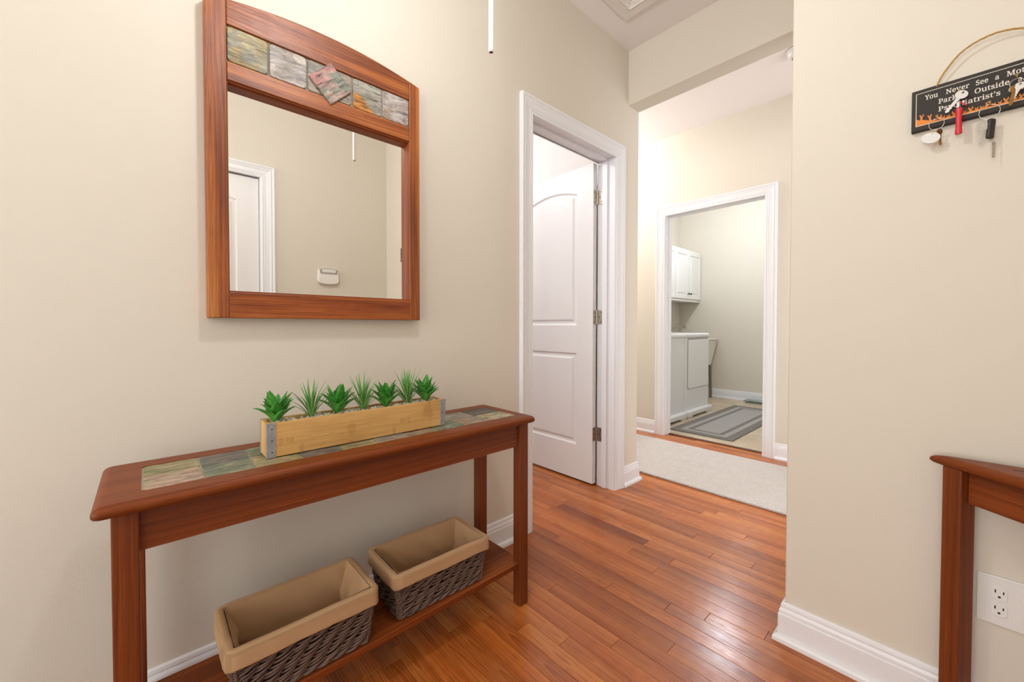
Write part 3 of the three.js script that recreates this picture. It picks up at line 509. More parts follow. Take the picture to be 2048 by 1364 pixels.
  const spots = [[0.2385, 0, 0.3, 'A', null, 1], [0.321, 0, 0, 'B', null, 0.95], [0.389, 0, 1.3, 'A', 'broad-leaved green succulent second from the left, between two thin-leaved aloes', 1.04], [0.460, 0, 2.2, 'B', 'thin-leaved green aloe in the middle of the trough, fourth of the seven plants', 1.0],
    [0.530, 0, 2.5, 'A', 'broad-leaved green succulent third from the left, right of the middle aloe', 0.98], [0.600, 0, 4.1, 'B', 'tall thin-leaved green aloe nearest the right end of the trough', 1.08], [0.664, 0, 3.6, 'A', 'broad-leaved green succulent at the right end of the trough, last of the seven plants', 1.02]];
  for (const [x, dz, turn, k, label, s] of spots) {
    let g = k === 'A' ? A : B; if (label) { g = g.clone(); g.name = numbered(k === 'A' ? 'artificial_succulent' : 'artificial_aloe'); g.userData = { ...g.userData, label }; scene.add(g); }
    g.position.set(x, y1 - 0.012, cz + dz); g.rotation.y = turn; g.scale.setScalar(s);
  }
}

// ------------------------------------------------------------------ two lined wicker baskets on the shelf
function perimeter(a, b, r, n) {                          // rounded rectangle: n points with outward normals
  const segs = [], out = []; const q = Math.PI / 2, lens = [2 * (b - r), r * q, 2 * (a - r), r * q, 2 * (b - r), r * q, 2 * (a - r), r * q], tot = lens.reduce((s, v) => s + v);
  for (let i = 0; i < n; i++) {
    let s = i / n * tot, k = 0; while (s > lens[k]) { s -= lens[k]; k++; }
    if (k === 0) out.push([a, -(b - r) + s, 1, 0]); else if (k === 1) { const t = s / r; out.push([a - r + r * Math.cos(t), b - r + r * Math.sin(t), Math.cos(t), Math.sin(t)]); } else if (k === 2) out.push([a - r - s, b, 0, 1]);
    else if (k === 3) { const t = q + s / r; out.push([-a + r + r * Math.cos(t), b - r + r * Math.sin(t), Math.cos(t), Math.sin(t)]); } else if (k === 4) out.push([-a, b - r - s, -1, 0]);
    else if (k === 5) { const t = 2 * q + s / r; out.push([-a + r + r * Math.cos(t), -b + r + r * Math.sin(t), Math.cos(t), Math.sin(t)]); } else if (k === 6) out.push([-a + r + s, -b, 0, -1]); else { const t = 3 * q + s / r; out.push([a - r + r * Math.cos(t), -b + r + r * Math.sin(t), Math.cos(t), Math.sin(t)]); }
  }
  return out;
}
function basket(label, x, z, turn, seed, H) {
  const t = thing('wicker_basket', label, 'basket', [x, 0.1552, z], turn, 'lined wicker baskets on the console shelf'), R = rng(seed);
  const A = 0.163, B = 0.093, a = 0.147, b = 0.082, N = 176;           // half sizes at the rim and at the foot
  const size = (v) => [lerp(a, A, v), lerp(b, B, v)];
  // dark backing and bottom; the shade of the weave gaps is its colour
  const shell = []; for (let i = 0; i <= 4; i++) { const v = i / 4, [p, q] = size(v); shell.push(perimeter(p - 0.004, q - 0.004, 0.014, 64).map((e) => [e[0], 0.004 + v * (H - 0.012), e[1]])); }
  const bottom = box(-a + 0.006, a - 0.006, 0, 0.005, -b + 0.006, b - 0.006);
  part('basket_backing', join([grid(shell, true), bottom]), gapShade, t);
  // woven strands: bundles of twigs that dive under the stakes
  const tw = [], rows = 5, rh = (H - 0.012) / rows;
  const sides = [[2 * 1, 0], [0, 1]];
  const strand = (side, u0, u1, v0, v1, r, out) => {                     // side 0..3; u along the side in metres, v height in metres
    const n = 7, pts = [];
    for (let i = 0; i <= n; i++) {
      const s = i / n, v = lerp(v0, v1, s), [p, q] = size(clamp(v / H)), u = lerp(u0, u1, s), o = -0.0055 + out * Math.pow(Math.sin(s * Math.PI), 0.55), l = side % 2 ? q : p, k = clamp(u, -1, 1) * (l - 0.004);
      pts.push(side === 0 ? [k, v, q + o] : side === 2 ? [-k, v, -q - o] : side === 1 ? [p + o, v, -k] : [-p - o, v, k]);
    }
    return tube(pts, r, n, 5);
  };
  for (let side = 0; side < 4; side++) {
    const cols = side % 2 ? 4 : 8;
    for (let row = -1; row < rows; row++) for (let c = -1; c <= cols; c++) for (let k = 0; k < 3; k++) {
      const w = 2 / cols, u0 = -1 + (c + (row % 2 ? 0.5 : 0) + k * 0.09) * w - 0.28 * w + (R() - 0.5) * 0.03, u1 = u0 + w * (1.22 + R() * 0.2), v0 = 0.008 + (row + k * 0.32 + (R() - 0.5) * 0.12) * rh, v1 = v0 + rh * (0.5 + R() * 0.2);
      if (u1 < -1.02 || u0 > 1.02 || v1 < 0.004 || v0 < -0.004) { if (v1 < 0.004 || u1 < -1.02 || u0 > 1.02) continue; }
      tw.push(strand(side, u0, u1, Math.max(0.003, v0), Math.min(H - 0.004, Math.max(0.006, v1)), 0.0024 + R() * 0.0010, 0.0092 + R() * 0.002));
    }
    for (let k = 0; k < 3; k++) tw.push(strand(side, -1, 1, 0.004 + k * 0.0038, 0.004 + k * 0.0038, 0.0021, 0.004));
  }
  for (const sx of [-1, 1]) for (const sz of [-1, 1]) for (let k = 0; k < 22; k++) { const v = 0.004 + k / 22 * (H - 0.012), [p, q] = size(v / H), c = [p - 0.006, q - 0.006], pts = []; for (let i = 0; i <= 4; i++) { const an = (i / 4) * Math.PI / 2; pts.push([sx * (c[0] + 0.0075 * Math.cos(an)), v, sz * (c[1] + 0.0075 * Math.sin(an))]); } pts.unshift([sx * (p + 0.0005), v, sz * (q - 0.02)]); pts.push([sx * (p - 0.02), v, sz * (q + 0.0005)]); tw.push(tube(pts, 0.0022, 8, 5)); }
  const weave = part('woven_twigs', join(tw), twig, t); weave.userData.kind = 'stuff';
  // cloth liner: the inside, the seams, and the cuff folded over the rim
  const fold = (th, v) => { const m = fbm(Math.cos(th) * 1.7 + 5 + v * 0.8, v * 1.3 + Math.sin(th) * 1.7, seed, 2) - 0.5, d = Math.pow(Math.abs(Math.sin(th * 3.1 + v * 2.4 + m * 3 + seed)), 5); return ((m + 0.3) * 0.034 + d * 0.006) * Math.sin(clamp(1 - v, 0, 1) * Math.PI * 0.93); };
  const inside = []; for (let i = 0; i <= 16; i++) { const v = 1 - i / 16, [p, q] = size(v); inside.push(perimeter(p - 0.0095, q - 0.0095, 0.006, N).map((e, j) => { const f = fold(j / N * 6.283, v); return [e[0] - e[2] * (0.004 * Math.sin(clamp(1 - v) * 3.1) + Math.max(f, -0.001)), 0.012 + v * (H - 0.012), e[1] - e[3] * (0.004 * Math.sin(clamp(1 - v) * 3.1) + Math.max(f, -0.001))]; })); }
  const last = inside[inside.length - 1]; for (let i = 1; i <= 6; i++) inside.push(last.map((p, j) => [p[0] * (1 - i / 6), 0.011 + 0.004 * fbm(j * 0.09 + 3, i * 0.5, seed + 5, 2) * (1 - i / 6), p[2] * (1 - i / 6)]));
  part('liner', boxUV(grid(inside, true, true)), liner, t);
  const seam = []; for (const sx of [-1, 1]) for (const sz of [-1, 1]) { const pts = []; for (let i = 0; i <= 6; i++) { const v = 0.98 - i / 6 * 0.9, [p, q] = size(v); pts.push([sx * (p - 0.0115), 0.012 + v * (H - 0.012), sz * (q - 0.0115)]); } seam.push(tube(pts, 0.0011, 10, 5)); }
  part('seam', join(seam), std({ color: 0x6d5236, roughness: 1 }), t);
  const cuffP = [[-0.0092, -0.009], [-0.0095, -0.006], [-0.0092, -0.002], [-0.006, 0.0015], [0.002, 0.0025], [0.0085, 0.000], [0.0115, -0.005], [0.0105, -0.012], [0.0115, -0.024], [0.0125, -0.036], [0.011, -0.0395], [0.009, -0.038], [0.0085, -0.028]];
  const rim = perimeter(A, B, 0.010, N);
  part('cuff', boxUV(grid(cuffP.map(([o, y], i) => rim.map((e, j) => { const corner = Math.pow(Math.abs(e[2] * e[3]) * 2, 2), k = i > 6 ? 1 : 0.35, w = (fbm(j * 0.11, i * 0.22 + seed, seed, 3) - 0.5) * 0.006 * k + corner * 0.0016 * Math.sin(j * 2.1) * k, d = i > 7 ? (fbm(j * 0.05, 1.5, seed + 3, 2) - 0.5) * 0.012 - corner * 0.004 : 0, sag = -0.002 * Math.abs(Math.sin(j * 0.03 + seed)); return [e[0] + e[2] * (o + w), H + y + d * 0.9 + sag + (i > 2 && i < 6 ? (fbm(j * 0.08, 8, seed + 9, 2) - 0.5) * 0.004 : 0), e[1] + e[3] * (o + w)]; })), true, true)), linerCuff, t);
  return t;
}
basket('tan-lined wicker basket nearer the camera on the console shelf, left of the two', 0.289, -1.141, 0, 3, 0.148);
basket('tan-lined wicker basket farther along the console shelf, right of the two, beside the back leg', 0.685, -1.150, -0.02, 8, 0.144);

// ------------------------------------------------------------------ key holder and key rings on the right wall
{
  const XFce = 1.503, z0 = -0.078, z1 = 0.200, y0 = 1.528, y1 = 1.634, W = z1 - z0, H = y1 - y0;
  const t = thing('key_holder', 'black wooden key holder sign with white lettering, orange flames and a rope hanger', 'key holder', [XR, y0, (z0 + z1) / 2]);
  part('board', rbox(XFce + 0.0004 - XR, -0.001, 0, H, -W / 2, W / 2, 0.0012), std({ color: 0x2a241e, roughness: 0.7, bumpMap: paintBump, bumpScale: 0.0003 }), t);
  const PX = 6500, cw = Math.round(W * PX), ch = Math.round(H * PX), cv = document.createElement('canvas'); cv.width = cw; cv.height = ch; const c = cv.getContext('2d');
  const X = (z) => (z - z0) * PX, Y = (y) => (y1 - y) * PX;
  c.fillStyle = '#2b241d'; c.fillRect(0, 0, cw, ch);
  const bx = X(-0.071), by = Y(1.6255), bw = X(0.193) - bx, bh = Y(1.5395) - by;
  // flames along the lower edge
  c.save(); c.beginPath(); c.rect(bx, by, bw, bh); c.clip();
  c.fillStyle = '#e8892f'; const R = rng(4);
  const yb = Y(1.5395);
  // a low bank of flame, then flames that end in open spanner heads
  c.beginPath(); c.moveTo(bx, yb); c.lineTo(bx, yb - 0.021 * PX); c.bezierCurveTo(X(-0.067), yb - 0.013 * PX, X(-0.058), yb - 0.016 * PX, X(-0.05), yb - 0.010 * PX); c.bezierCurveTo(X(-0.045), yb - 0.006 * PX, X(-0.04), yb - 0.007 * PX, X(-0.035), yb - 0.005 * PX); c.lineTo(X(0.2), yb - 0.0035 * PX); c.lineTo(X(0.2), yb); c.closePath(); c.fill();
  const spanner = (z, h, r, lean) => {
    const x = X(z), t = yb - h * PX, q = r * PX; c.save(); c.translate(x, t); c.rotate(lean); c.fillStyle = '#e8892f';
    c.beginPath(); c.moveTo(-q * 1.1, h * PX); c.quadraticCurveTo(-q * 0.2, h * PX * 0.55, -q * 0.55, q * 0.6); c.lineTo(q * 0.55, q * 0.6); c.quadraticCurveTo(q * 0.2, h * PX * 0.55, q * 1.1, h * PX); c.fill();
    c.beginPath(); c.arc(0, 0, q, -Math.PI * 0.5 + 0.75, Math.PI * 1.5 - 0.75); c.lineTo(-q * 0.35, -q * 0.1); c.arc(0, q * 0.05, q * 0.36, Math.PI, 0, true); c.closePath(); c.fill(); c.restore(); };
  spanner(-0.0605, 0.0265, 0.0042, 0.05); spanner(-0.046, 0.021, 0.0040, -0.1);
  for (let z = -0.036, i = 0; z < 0.19; i++) { const big = i % 3 === 1; spanner(z, big ? 0.0125 : 0.0085, big ? 0.0044 : 0.003, (R() - 0.5) * 0.9); z += 0.0065 + R() * 0.004; }
  c.restore();
  c.strokeStyle = '#ece4d6'; c.lineWidth = 0.0013 * PX; c.strokeRect(bx, by, bw, bh);
  c.fillStyle = c.strokeStyle = '#efe8dc'; c.textBaseline = 'alphabetic';
  const word = (s, za, zb, y, size) => { c.font = 'bold ' + Math.round(size * PX) + 'px monospace'; const m = c.measureText(s).width, k = (X(zb) - X(za)) / m; c.save(); c.translate(X(za), Y(y)); c.scale(k, 1); c.font = Math.round(size * PX) + 'px serif'; const m2 = c.measureText(s).width; c.scale((X(zb) - X(za)) / m2 / k, 1); c.fillText(s, 0, 0); c.lineWidth = 2.2; c.lineJoin = 'round'; c.strokeText(s, 0, 0); c.restore(); };
  const f = 0.0165, l1 = 1.6045, l2 = 1.5845, l3 = 1.5645;
  word('You', -0.055, -0.0315, l1, f); word('Never', -0.018, 0.022, l1, f); word('See', 0.032, 0.0525, l1, f); word('a', 0.0625, 0.0695, l1, f); word('Motorcycle', 0.080, 0.158, l1, f);
  word('Parked', -0.031, 0.018, l2, f); word('Outside', 0.030, 0.0855, l2, f); word('a', 0.097, 0.104, l2, f);
  word("Psychiatrist's", -0.031, 0.072, l3, f); word('Office', 0.083, 0.132, l3, f);
  const ct = new THREE.CanvasTexture(cv); ct.colorSpace = THREE.SRGBColorSpace;
  const face = new THREE.PlaneGeometry(W - 0.003, H - 0.003); face.rotateY(-Math.PI / 2); face.translate(XFce - XR, H / 2, 0);
  part('printed_face', face, std({ map: ct, roughness: 0.65 }), t, 'black printed face with white typewriter lettering');
  // rope
  const zc = (z0 + z1) / 2, rope = []; const RP = [[1.612, -0.0345], [1.631, -0.033], [1.653, -0.024], [1.674, -0.010], [1.693, 0.007], [1.705, 0.028], [1.7115, 0.060], [1.705, 0.094], [1.693, 0.115], [1.674, 0.132], [1.653, 0.146], [1.631, 0.155], [1.612, 0.1565]];
  const curve = new THREE.CatmullRomCurve3(RP.map(([y, z], i) => new THREE.Vector3(-0.010 - 0.012 * Math.sin(i / 12 * Math.PI), y - y0, z - zc)));
  const fr = curve.computeFrenetFrames(120), strands = [];
  for (let s = 0; s < 3; s++) { const pts = []; for (let i = 0; i <= 120; i++) { const P = curve.getPointAt(i / 120), an = i * 0.42 + s * 2.094; pts.push(P.clone().addScaledVector(fr.normals[i], 0.00115 * Math.cos(an)).addScaledVector(fr.binormals[i], 0.00115 * Math.sin(an)).toArray()); } strands.push(tube(pts, 0.00125, 240, 6)); }
  part('rope', join(strands), std({ color: 0xc29a58, roughness: 0.9 }), t, 'tan twisted rope hanger');
  const hook = (y, z) => { const q = [[0, 0], [-0.006, 0.0005], [-0.0105, -0.002], [-0.012, -0.007], [-0.0095, -0.0115], [-0.0055, -0.0115], [-0.0035, -0.0085]].map((p) => [p[0] + XFce - XR, p[1] + y - y0, z - zc]); part('hook', join([tube(q, 0.0009, 20, 8), cyl(0.0024, 0.0024, 0.001, [0, 0, 0], 12).rotateZ(Math.PI / 2).translate(XFce - XR - 0.0004, y - y0, z - zc)]), brass, t); };
  hook(1.5555, -0.032); hook(1.604, 0.006); hook(1.5555, 0.055); hook(1.601, 0.095); hook(1.5555, 0.15);
  // keys
  const ringG = (r, x, y, z, tilt = 0) => { const g = new THREE.TorusGeometry(r, 0.0007, 8, 36); g.rotateY(Math.PI / 2 + tilt); g.translate(x, y, z); return g; };
  function keyGeo(bow, len, oval = 1) {                               // hangs down -y from its hole, flat in yz
    const s = new THREE.Shape(); s.absellipse(0, -bow * 0.8, bow * oval, bow, 0, Math.PI * 2); const hl = new THREE.Path(); hl.absarc(0, -bow * 0.35, bow * 0.24, 0, Math.PI * 2); s.holes.push(hl);
    const g1 = extrude(s, 0.0022, 0.0003, 0.0003, 1, 20).flat(), b = new THREE.Shape(); const y = -bow * 1.7; b.moveTo(-0.0036, y); b.lineTo(-0.0036, y - len + 0.003); b.lineTo(-0.001, y - len); 
    for (let i = 0; i <= 8; i++) b.lineTo(0.0022 + (i % 2 ? 0.0014 : 0), y - len + 0.002 + i * (len * 0.75) / 8); b.lineTo(0.0038, y - len * 0.18); b.lineTo(0.0038, y); b.closePath();
    const g2 = extrude(b, 0.0018, 0.0002, 0.0002, 1, 4).flat().translate(0, 0, 0.0002); const g = join([g1, g2]); g.translate(0, 0, -0.0011); g.rotateY(-Math.PI / 2); return g;
  }
  const place = (g, x, y, z, roll = 0, yaw = 0) => { g.rotateX(roll); g.rotateY(yaw); g.translate(x, y, z); return g; };
  const base = (label, y, z) => thing('key_ring', label, 'keys', [XFce - 0.009, y, z], 0, 'key rings hanging on the key holder');
  { const k = base('white oval tag and small brass key on a ring on the lower left hook', 1.545, -0.032);
    part('ring', ringG(0.0135, 0, -0.0135, 0), chrome, k);
    const s = new THREE.Shape(); s.absellipse(0, -0.014, 0.0175, 0.0135, 0, Math.PI * 2); const hl = new THREE.Path(); hl.absarc(0, -0.004, 0.002, 0, 6.283); s.holes.push(hl);
    part('tag', place(extrude(s, 0.0016, 0.0004, 0.0004, 1, 28).flat().rotateY(-Math.PI / 2), -0.004, -0.0335, -0.0055, 0.3, 0.1), std({ color: 0xe8e6e2, roughness: 0.35 }), k, 'white oval tag');
    part('key', place(keyGeo(0.0075, 0.028), 0.001, -0.028, 0.005, -0.1, 0.9), brass, k, 'brass key'); }
  { const k = base('long white key and bright red cylinder hanging on the upper left hook', 1.594, 0.006);
    part('ring', ringG(0.008, 0, -0.008, 0), chrome, k);
    part('key', place(keyGeo(0.0098, 0.036, 1.2), -0.004, -0.001, 0.008, 0.62, 0.1), std({ color: 0xe6e2dd, roughness: 0.3 }), k, 'white key');
    part('clip', join([rbox(-0.003, 0.001, -0.040, -0.022, -0.0045, 0.0005, 0.0008), rbox(-0.004, -0.001, -0.033, -0.022, 0.005, 0.009, 0.0008)]), chrome, k);
    const body = lathe([[0, 0], [0.0052, 0.0004], [0.0064, 0.002], [0.0064, 0.012], [0.0056, 0.0135], [0.0056, 0.053], [0.0066, 0.056], [0.0066, 0.062], [0.004, 0.066], [0, 0.066]], 24); body.translate(-0.003, -0.103, 0); part('red_cylinder', body, phys({ color: 0xd21f32, roughness: 0.28, clearcoat: 0.5 }), k, 'bright red cylinder'); 
    part('red_clip', rbox(-0.0045, -0.0015, -0.05, -0.034, -0.0015, 0.0015, 0.001).rotateX(-0.7).translate(0, 0.002, -0.02), std({ color: 0xd21f32, roughness: 0.3 }), k); }
  { const k = base('keys with a white-headed key and black car fob on the lower middle hook', 1.545, 0.055);
    part('ring', ringG(0.0165, 0, -0.0165, 0), chrome, k);
    part('key', place(keyGeo(0.0125, 0.030, 0.8), -0.007, -0.040, -0.010, 0.06, 0.4), std({ color: 0xcfccc6, roughness: 0.35, metalness: 0.4 }), k, 'silver key with a white head');
    part('car_fob', rbox(-0.0045, 0.0045, -0.081, -0.034, -0.0085, 0.0085, 0.0044, 'y', 0, 0, 4).rotateY(0.95).rotateX(0.06).translate(0.001, 0, 0.006), std({ color: 0x2d2926, roughness: 0.5 }), k, 'black fob');
    part('fob_key', place(keyGeo(0.004, 0.03), 0.004, -0.09, 0.008, 0, 0.9), nickel, k); }
  { const k = base('brass key and curved silver key on the upper right hook', 1.589, 0.095);
    part('ring', ringG(0.0105, 0, -0.0105, 0), chrome, k);
    part('key', place(keyGeo(0.009, 0.03), -0.003, -0.017, -0.002, 0.2, 0.6), brass, k, 'brass key'); part('key', place(keyGeo(0.0085, 0.026, 1.1), -0.005, -0.014, 0.006, 0.35, -0.2), chrome, k, 'silver key'); }
}

// ------------------------------------------------------------------ corner table in the right corner of the room
{
  const t = thing('corner_table', 'triangular wooden corner table with a slate inlay standing against the right wall', 'corner table', [1.30, 0, 0.28]);
  const o = (x, z) => [x - 1.30, z - 0.28];
  const P0 = o(1.487, -0.045), P1 = o(1.502, 0.466), P2 = o(1.082, 0.466);            // tip, corner, far tip
  const d = [P2[0] - P0[0], P2[1] - P0[1]], dl = Math.hypot(...d), D = [d[0] / dl, d[1] / dl], Nn = [D[1], -D[0]];      // along the front; inwards
  const tri = (inset, r) => {                                                   // inset triangle with rounded corners, ccw from above (x right, z down)
    const L = [[P0, P2], [P2, P1], [P1, P0]], lines = L.map(([a, b]) => { const q = [b[0] - a[0], b[1] - a[1]], l = Math.hypot(...q), u = [q[0] / l, q[1] / l]; let n = [-u[1], u[0]]; const cxy = [(P0[0] + P1[0] + P2[0]) / 3 - a[0], (P0[1] + P1[1] + P2[1]) / 3 - a[1]]; if (n[0] * cxy[0] + n[1] * cxy[1] < 0) n = [-n[0], -n[1]]; return [[a[0] + n[0] * inset, a[1] + n[1] * inset], u]; });
    const meet = ([p, u], [q, v]) => { const det = u[0] * -v[1] + v[0] * u[1], s = ((q[0] - p[0]) * -v[1] + v[0] * (q[1] - p[1])) / det; return [p[0] + u[0] * s, p[1] + u[1] * s]; };
    const C = [meet(lines[2], lines[0]), meet(lines[0], lines[1]), meet(lines[1], lines[2])], out = [];
    for (let i = 0; i < 3; i++) { const p = C[i], a = C[(i + 2) % 3], b = C[(i + 1) % 3], ua = [a[0] - p[0], a[1] - p[1]], ub = [b[0] - p[0], b[1] - p[1]], la = Math.hypot(...ua), lb = Math.hypot(...ub), A = [p[0] + ua[0] / la * r, p[1] + ua[1] / la * r], B = [p[0] + ub[0] / lb * r, p[1] + ub[1] / lb * r]; for (let k = 0; k <= 5; k++) { const s = k / 5, q = 1 - s; out.push([q * q * A[0] + 2 * q * s * p[0] + s * s * B[0], q * q * A[1] + 2 * q * s * p[1] + s * s * B[1]]); } }
    return out;
  };
  const prof = []; for (let i = 0; i <= 8; i++) { const q = i / 8 * Math.PI / 2; prof.push([0.014 - 0.014 * Math.sin(q), YT - 0.013 + 0.013 * Math.cos(q)]); } prof.push([0, YT - 0.017], [0.002, YT - 0.021], [0.006, YT - 0.023]);
  const nos = grid(prof.map(([i, y]) => tri(i, 0.03).map((p) => [p[0], y, p[1]])), true).flat();
  const flat = (poly, hole, y) => { const s = new THREE.Shape(poly.map((p) => new THREE.Vector2(p[0], -p[1]))); if (hole) s.holes.push(new THREE.Path(hole.map((p) => new THREE.Vector2(p[0], -p[1])))); return new THREE.ShapeGeometry(s).rotateX(-Math.PI / 2).translate(0, y, 0).flat(); };
  const hole = tri(0.05, 0.01);
  const top = join([nos, flat(tri(0.014, 0.03), hole, YT), flat(tri(0.006, 0.03), null, YT - 0.023), grid([hole.map((p) => [p[0], YT, p[1]]), hole.map((p) => [p[0], YT - 0.012, p[1]])], true).flat()]);
  boxUV(top, 'z', 0.1, 0.5); part('tabletop', top, tableTopWood, t);
  part('grout_bed', flat(tri(0.049, 0.008), null, YT - 0.004), grout, t);
  // inlay: the triangle cut into strips of stone along z
  const inner = tri(0.052, 0.001), corners = [inner[0], inner[6], inner[12]];
  const clip = (poly, z, keepLess) => { const r = []; for (let i = 0; i < poly.length; i++) { const a = poly[i], b = poly[(i + 1) % poly.length], ia = keepLess ? a[1] <= z : a[1] >= z, ib = keepLess ? b[1] <= z : b[1] >= z; if (ia) r.push(a); if (ia !== ib) { const s = (z - a[1]) / (b[1] - a[1]); r.push([a[0] + (b[0] - a[0]) * s, z]); } } return r; };
  const zmin = Math.min(...corners.map((c) => c[1])), zmax = Math.max(...corners.map((c) => c[1])); const mats = ['dark', 'olive', 'green', 'tan', 'grey'];
  for (let i = 0; i < 4; i++) { let poly = clip(corners, zmin + (zmax - zmin) * i / 4 + 0.001, false); poly = clip(poly, zmin + (zmax - zmin) * (i + 1) / 4 - 0.001, true); if (poly.length < 3) continue; const g = extrude(new THREE.Shape(poly.map((p) => new THREE.Vector2(p[0], -p[1]))), 0.006, 0.001, 0.001, 1, 2).flat(); g.rotateX(-Math.PI / 2); boxUV(g, 'x', i * 0.03, 0.01); part('tile', g, SLATE[mats[i]], t).position.y = YT - 0.0065; }
  const ang = Math.atan2(-D[1], D[0]);                                           // turn so that local x runs along the front
  const legAt = (x, z, a, off) => { const g = rbox(-0.02, 0.02, 0, YT - 0.023, -0.02, 0.02, 0.003, 'y', off, off * 2); const m = part('leg', g, cornerWood, t); m.position.set(x, 0, z); m.rotation.y = a; };
  const A = o(1.440, 0.022), c0 = [A[0] - D[0] * 0.02 + Nn[0] * 0.02, A[1] - D[1] * 0.02 + Nn[1] * 0.02];
  legAt(c0[0], c0[1], ang, 0.04); const A2 = [P2[0] - D[0] * 0.075 + Nn[0] * 0.045, P2[1] - D[1] * 0.075 + Nn[1] * 0.045]; legAt(A2[0] + 0.02, A2[1] - 0.012, ang, 0.13); legAt(P1[0] - 0.04, P1[1] - 0.04, 0, 0.2);
  const bar = (p, q, n, y0, y1, th, name, off) => { const l = Math.hypot(q[0] - p[0], q[1] - p[1]), g = rbox(0, l, y0, y1, 0, th, 0.0015, 'x', off, off * 3), m = part(name, g, cornerWood, t), u = [(q[0] - p[0]) / l, (q[1] - p[1]) / l]; m.position.set(p[0] + n[0] * 0.003, 0, p[1] + n[1] * 0.003); m.rotation.y = Math.atan2(-u[1], u[0]); };
  // the front apron runs from the near leg to the far one, a hair behind the legs' faces
  { const s = [A[0] + D[0] * 0.002 + Nn[0] * 0.02, A[1] + D[1] * 0.002 + Nn[1] * 0.02], e = [s[0] + D[0] * (dl - 0.21), s[1] + D[1] * (dl - 0.21)]; bar(e, s, [Nn[0] * -1, Nn[1] * -1], 0.590, YT - 0.023, 0.018, 'apron', 0.02); }
  bar([P1[0] - 0.02, P1[1] - 0.06], [P1[0] - 0.02, c0[1] + 0.04], [0, 0], 0.590, YT - 0.023, 0.016, 'apron', 0.07); bar([P2[0] + 0.08, P1[1] - 0.03], [P1[0] - 0.06, P1[1] - 0.03], [0, 0], 0.590, YT - 0.023, 0.016, 'apron', 0.12);
  const sh = extrude(new THREE.Shape(tri(0.05, 0.01).map((p) => new THREE.Vector2(p[0], -p[1]))), 0.019, 0.002, 0.002, 1, 2).flat(); sh.rotateX(-Math.PI / 2); boxUV(sh, 'z', 0.3, 0.1); part('shelf', sh, tableTopWood, t).position.y = 0.140;
}

// ------------------------------------------------------------------ outlet
{
  const y0 = 0.291, y1 = 0.411, z0 = 0.053, z1 = 0.170, t = thing('wall_outlet', 'white double-gang outlet plate low on the right wall behind the corner table', 'outlet', [XR, (y0 + y1) / 2, (z0 + z1) / 2]);
  const w = z1 - z0, h = y1 - y0, toWall = (g) => g.rotateY(-Math.PI / 2);
  part('cover_plate', toWall(extrude(roundedRectShape(w, h, 0.004), 0.0055, 0.003, 0.003, 3, 4).flat()).translate(-0.0002, 0, 0), whitePlastic, t);
  for (const dz of [-0.023, 0.023]) {
    for (const dy of [-0.0195, 0.0195]) {
      const s = new THREE.Shape(); const r = 0.0172; s.absarc(0, 0, r, 0.75, Math.PI - 0.75); s.absarc(0, 0, r, Math.PI + 0.75, 2 * Math.PI - 0.75); s.closePath();
      const f = part('receptacle', toWall(extrude(s, 0.0022, 0.0006, 0.0006, 1, 16).flat()).translate(-0.0053, dy, dz), std({ color: 0xf2f0ec, roughness: 0.3 }), t);
      for (const q of [-0.0064, 0.0064]) part('slot', box(-0.0080, -0.0070, dy + 0.001, dy + (q < 0 ? 0.0085 : 0.0075), dz + q - 0.0011, dz + q + 0.0011), black, f);
      part('slot', cyl(0.0024, 0.0024, 0.001, [0, 0, 0], 12).rotateZ(Math.PI / 2).translate(-0.0075, dy - 0.0075, dz), black, f);
    }
    part('screw', lathe([[0, 0.0012], [0.002, 0.0008], [0.003, 0]], 14).rotateZ(Math.PI / 2).translate(-0.0057, 0, dz), whitePlastic, t);
  }
}

// ------------------------------------------------------------------ ceiling: attic hatch, its pull rod, smoke detector; the wall unit seen in the mirror
{
  const x0 = 0.60, x1 = 2.012, z0 = -1.260, z1 = -0.50, t = thing('attic_hatch', 'white framed attic hatch panel in the ceiling above the doorway', 'attic hatch', [(x0 + x1) / 2, CEIL, (z0 + z1) / 2]);
  const a = (x1 - x0) / 2, b = (z1 - z0) / 2, pr = [[0, 0], [0, 0.012], [0.004, 0.016], [0.012, 0.017], [0.055, 0.017], [0.06, 0.020], [0.066, 0.021], [0.07, 0.015], [0.076, 0.014], [0.082, 0.011], [0.088, 0.010], [0.092, 0.006], [0.092, 0]], tris = [[], [], [], []];
  const rect = (i) => [[-a + i, -b + i], [a - i, -b + i], [a - i, b - i], [-a + i, b - i]];
  for (let i = 0; i < pr.length - 1; i++) { const p = rect(pr[i][0]), q = rect(pr[i + 1][0]), h0 = -pr[i][1], h1 = -pr[i + 1][1]; for (let k = 0; k < 4; k++) { const n = (k + 1) % 4, A = [p[k][0], h0, p[k][1]], B = [p[n][0], h0, p[n][1]], C = [q[n][0], h1, q[n][1]], Dd = [q[k][0], h1, q[k][1]]; tris[k].push([A, B, C], [A, C, Dd]); } }
  tris.forEach((T3) => part('frame_moulding', fromTris(T3), std({ color: 0xece6de, roughness: 0.5 }), t));
  part('panel', rbox(-a + 0.096, a - 0.096, -0.004, 0.002, -b + 0.096, b - 0.096, 0.0015), std({ color: 0xe6e0d8, roughness: 0.6 }), t);
  part('panel_gap', box(-a + 0.09, a - 0.09, -0.0015, 0.001, -b + 0.09, b - 0.09), std({ color: 0x6f655a, roughness: 1 }), t);
}
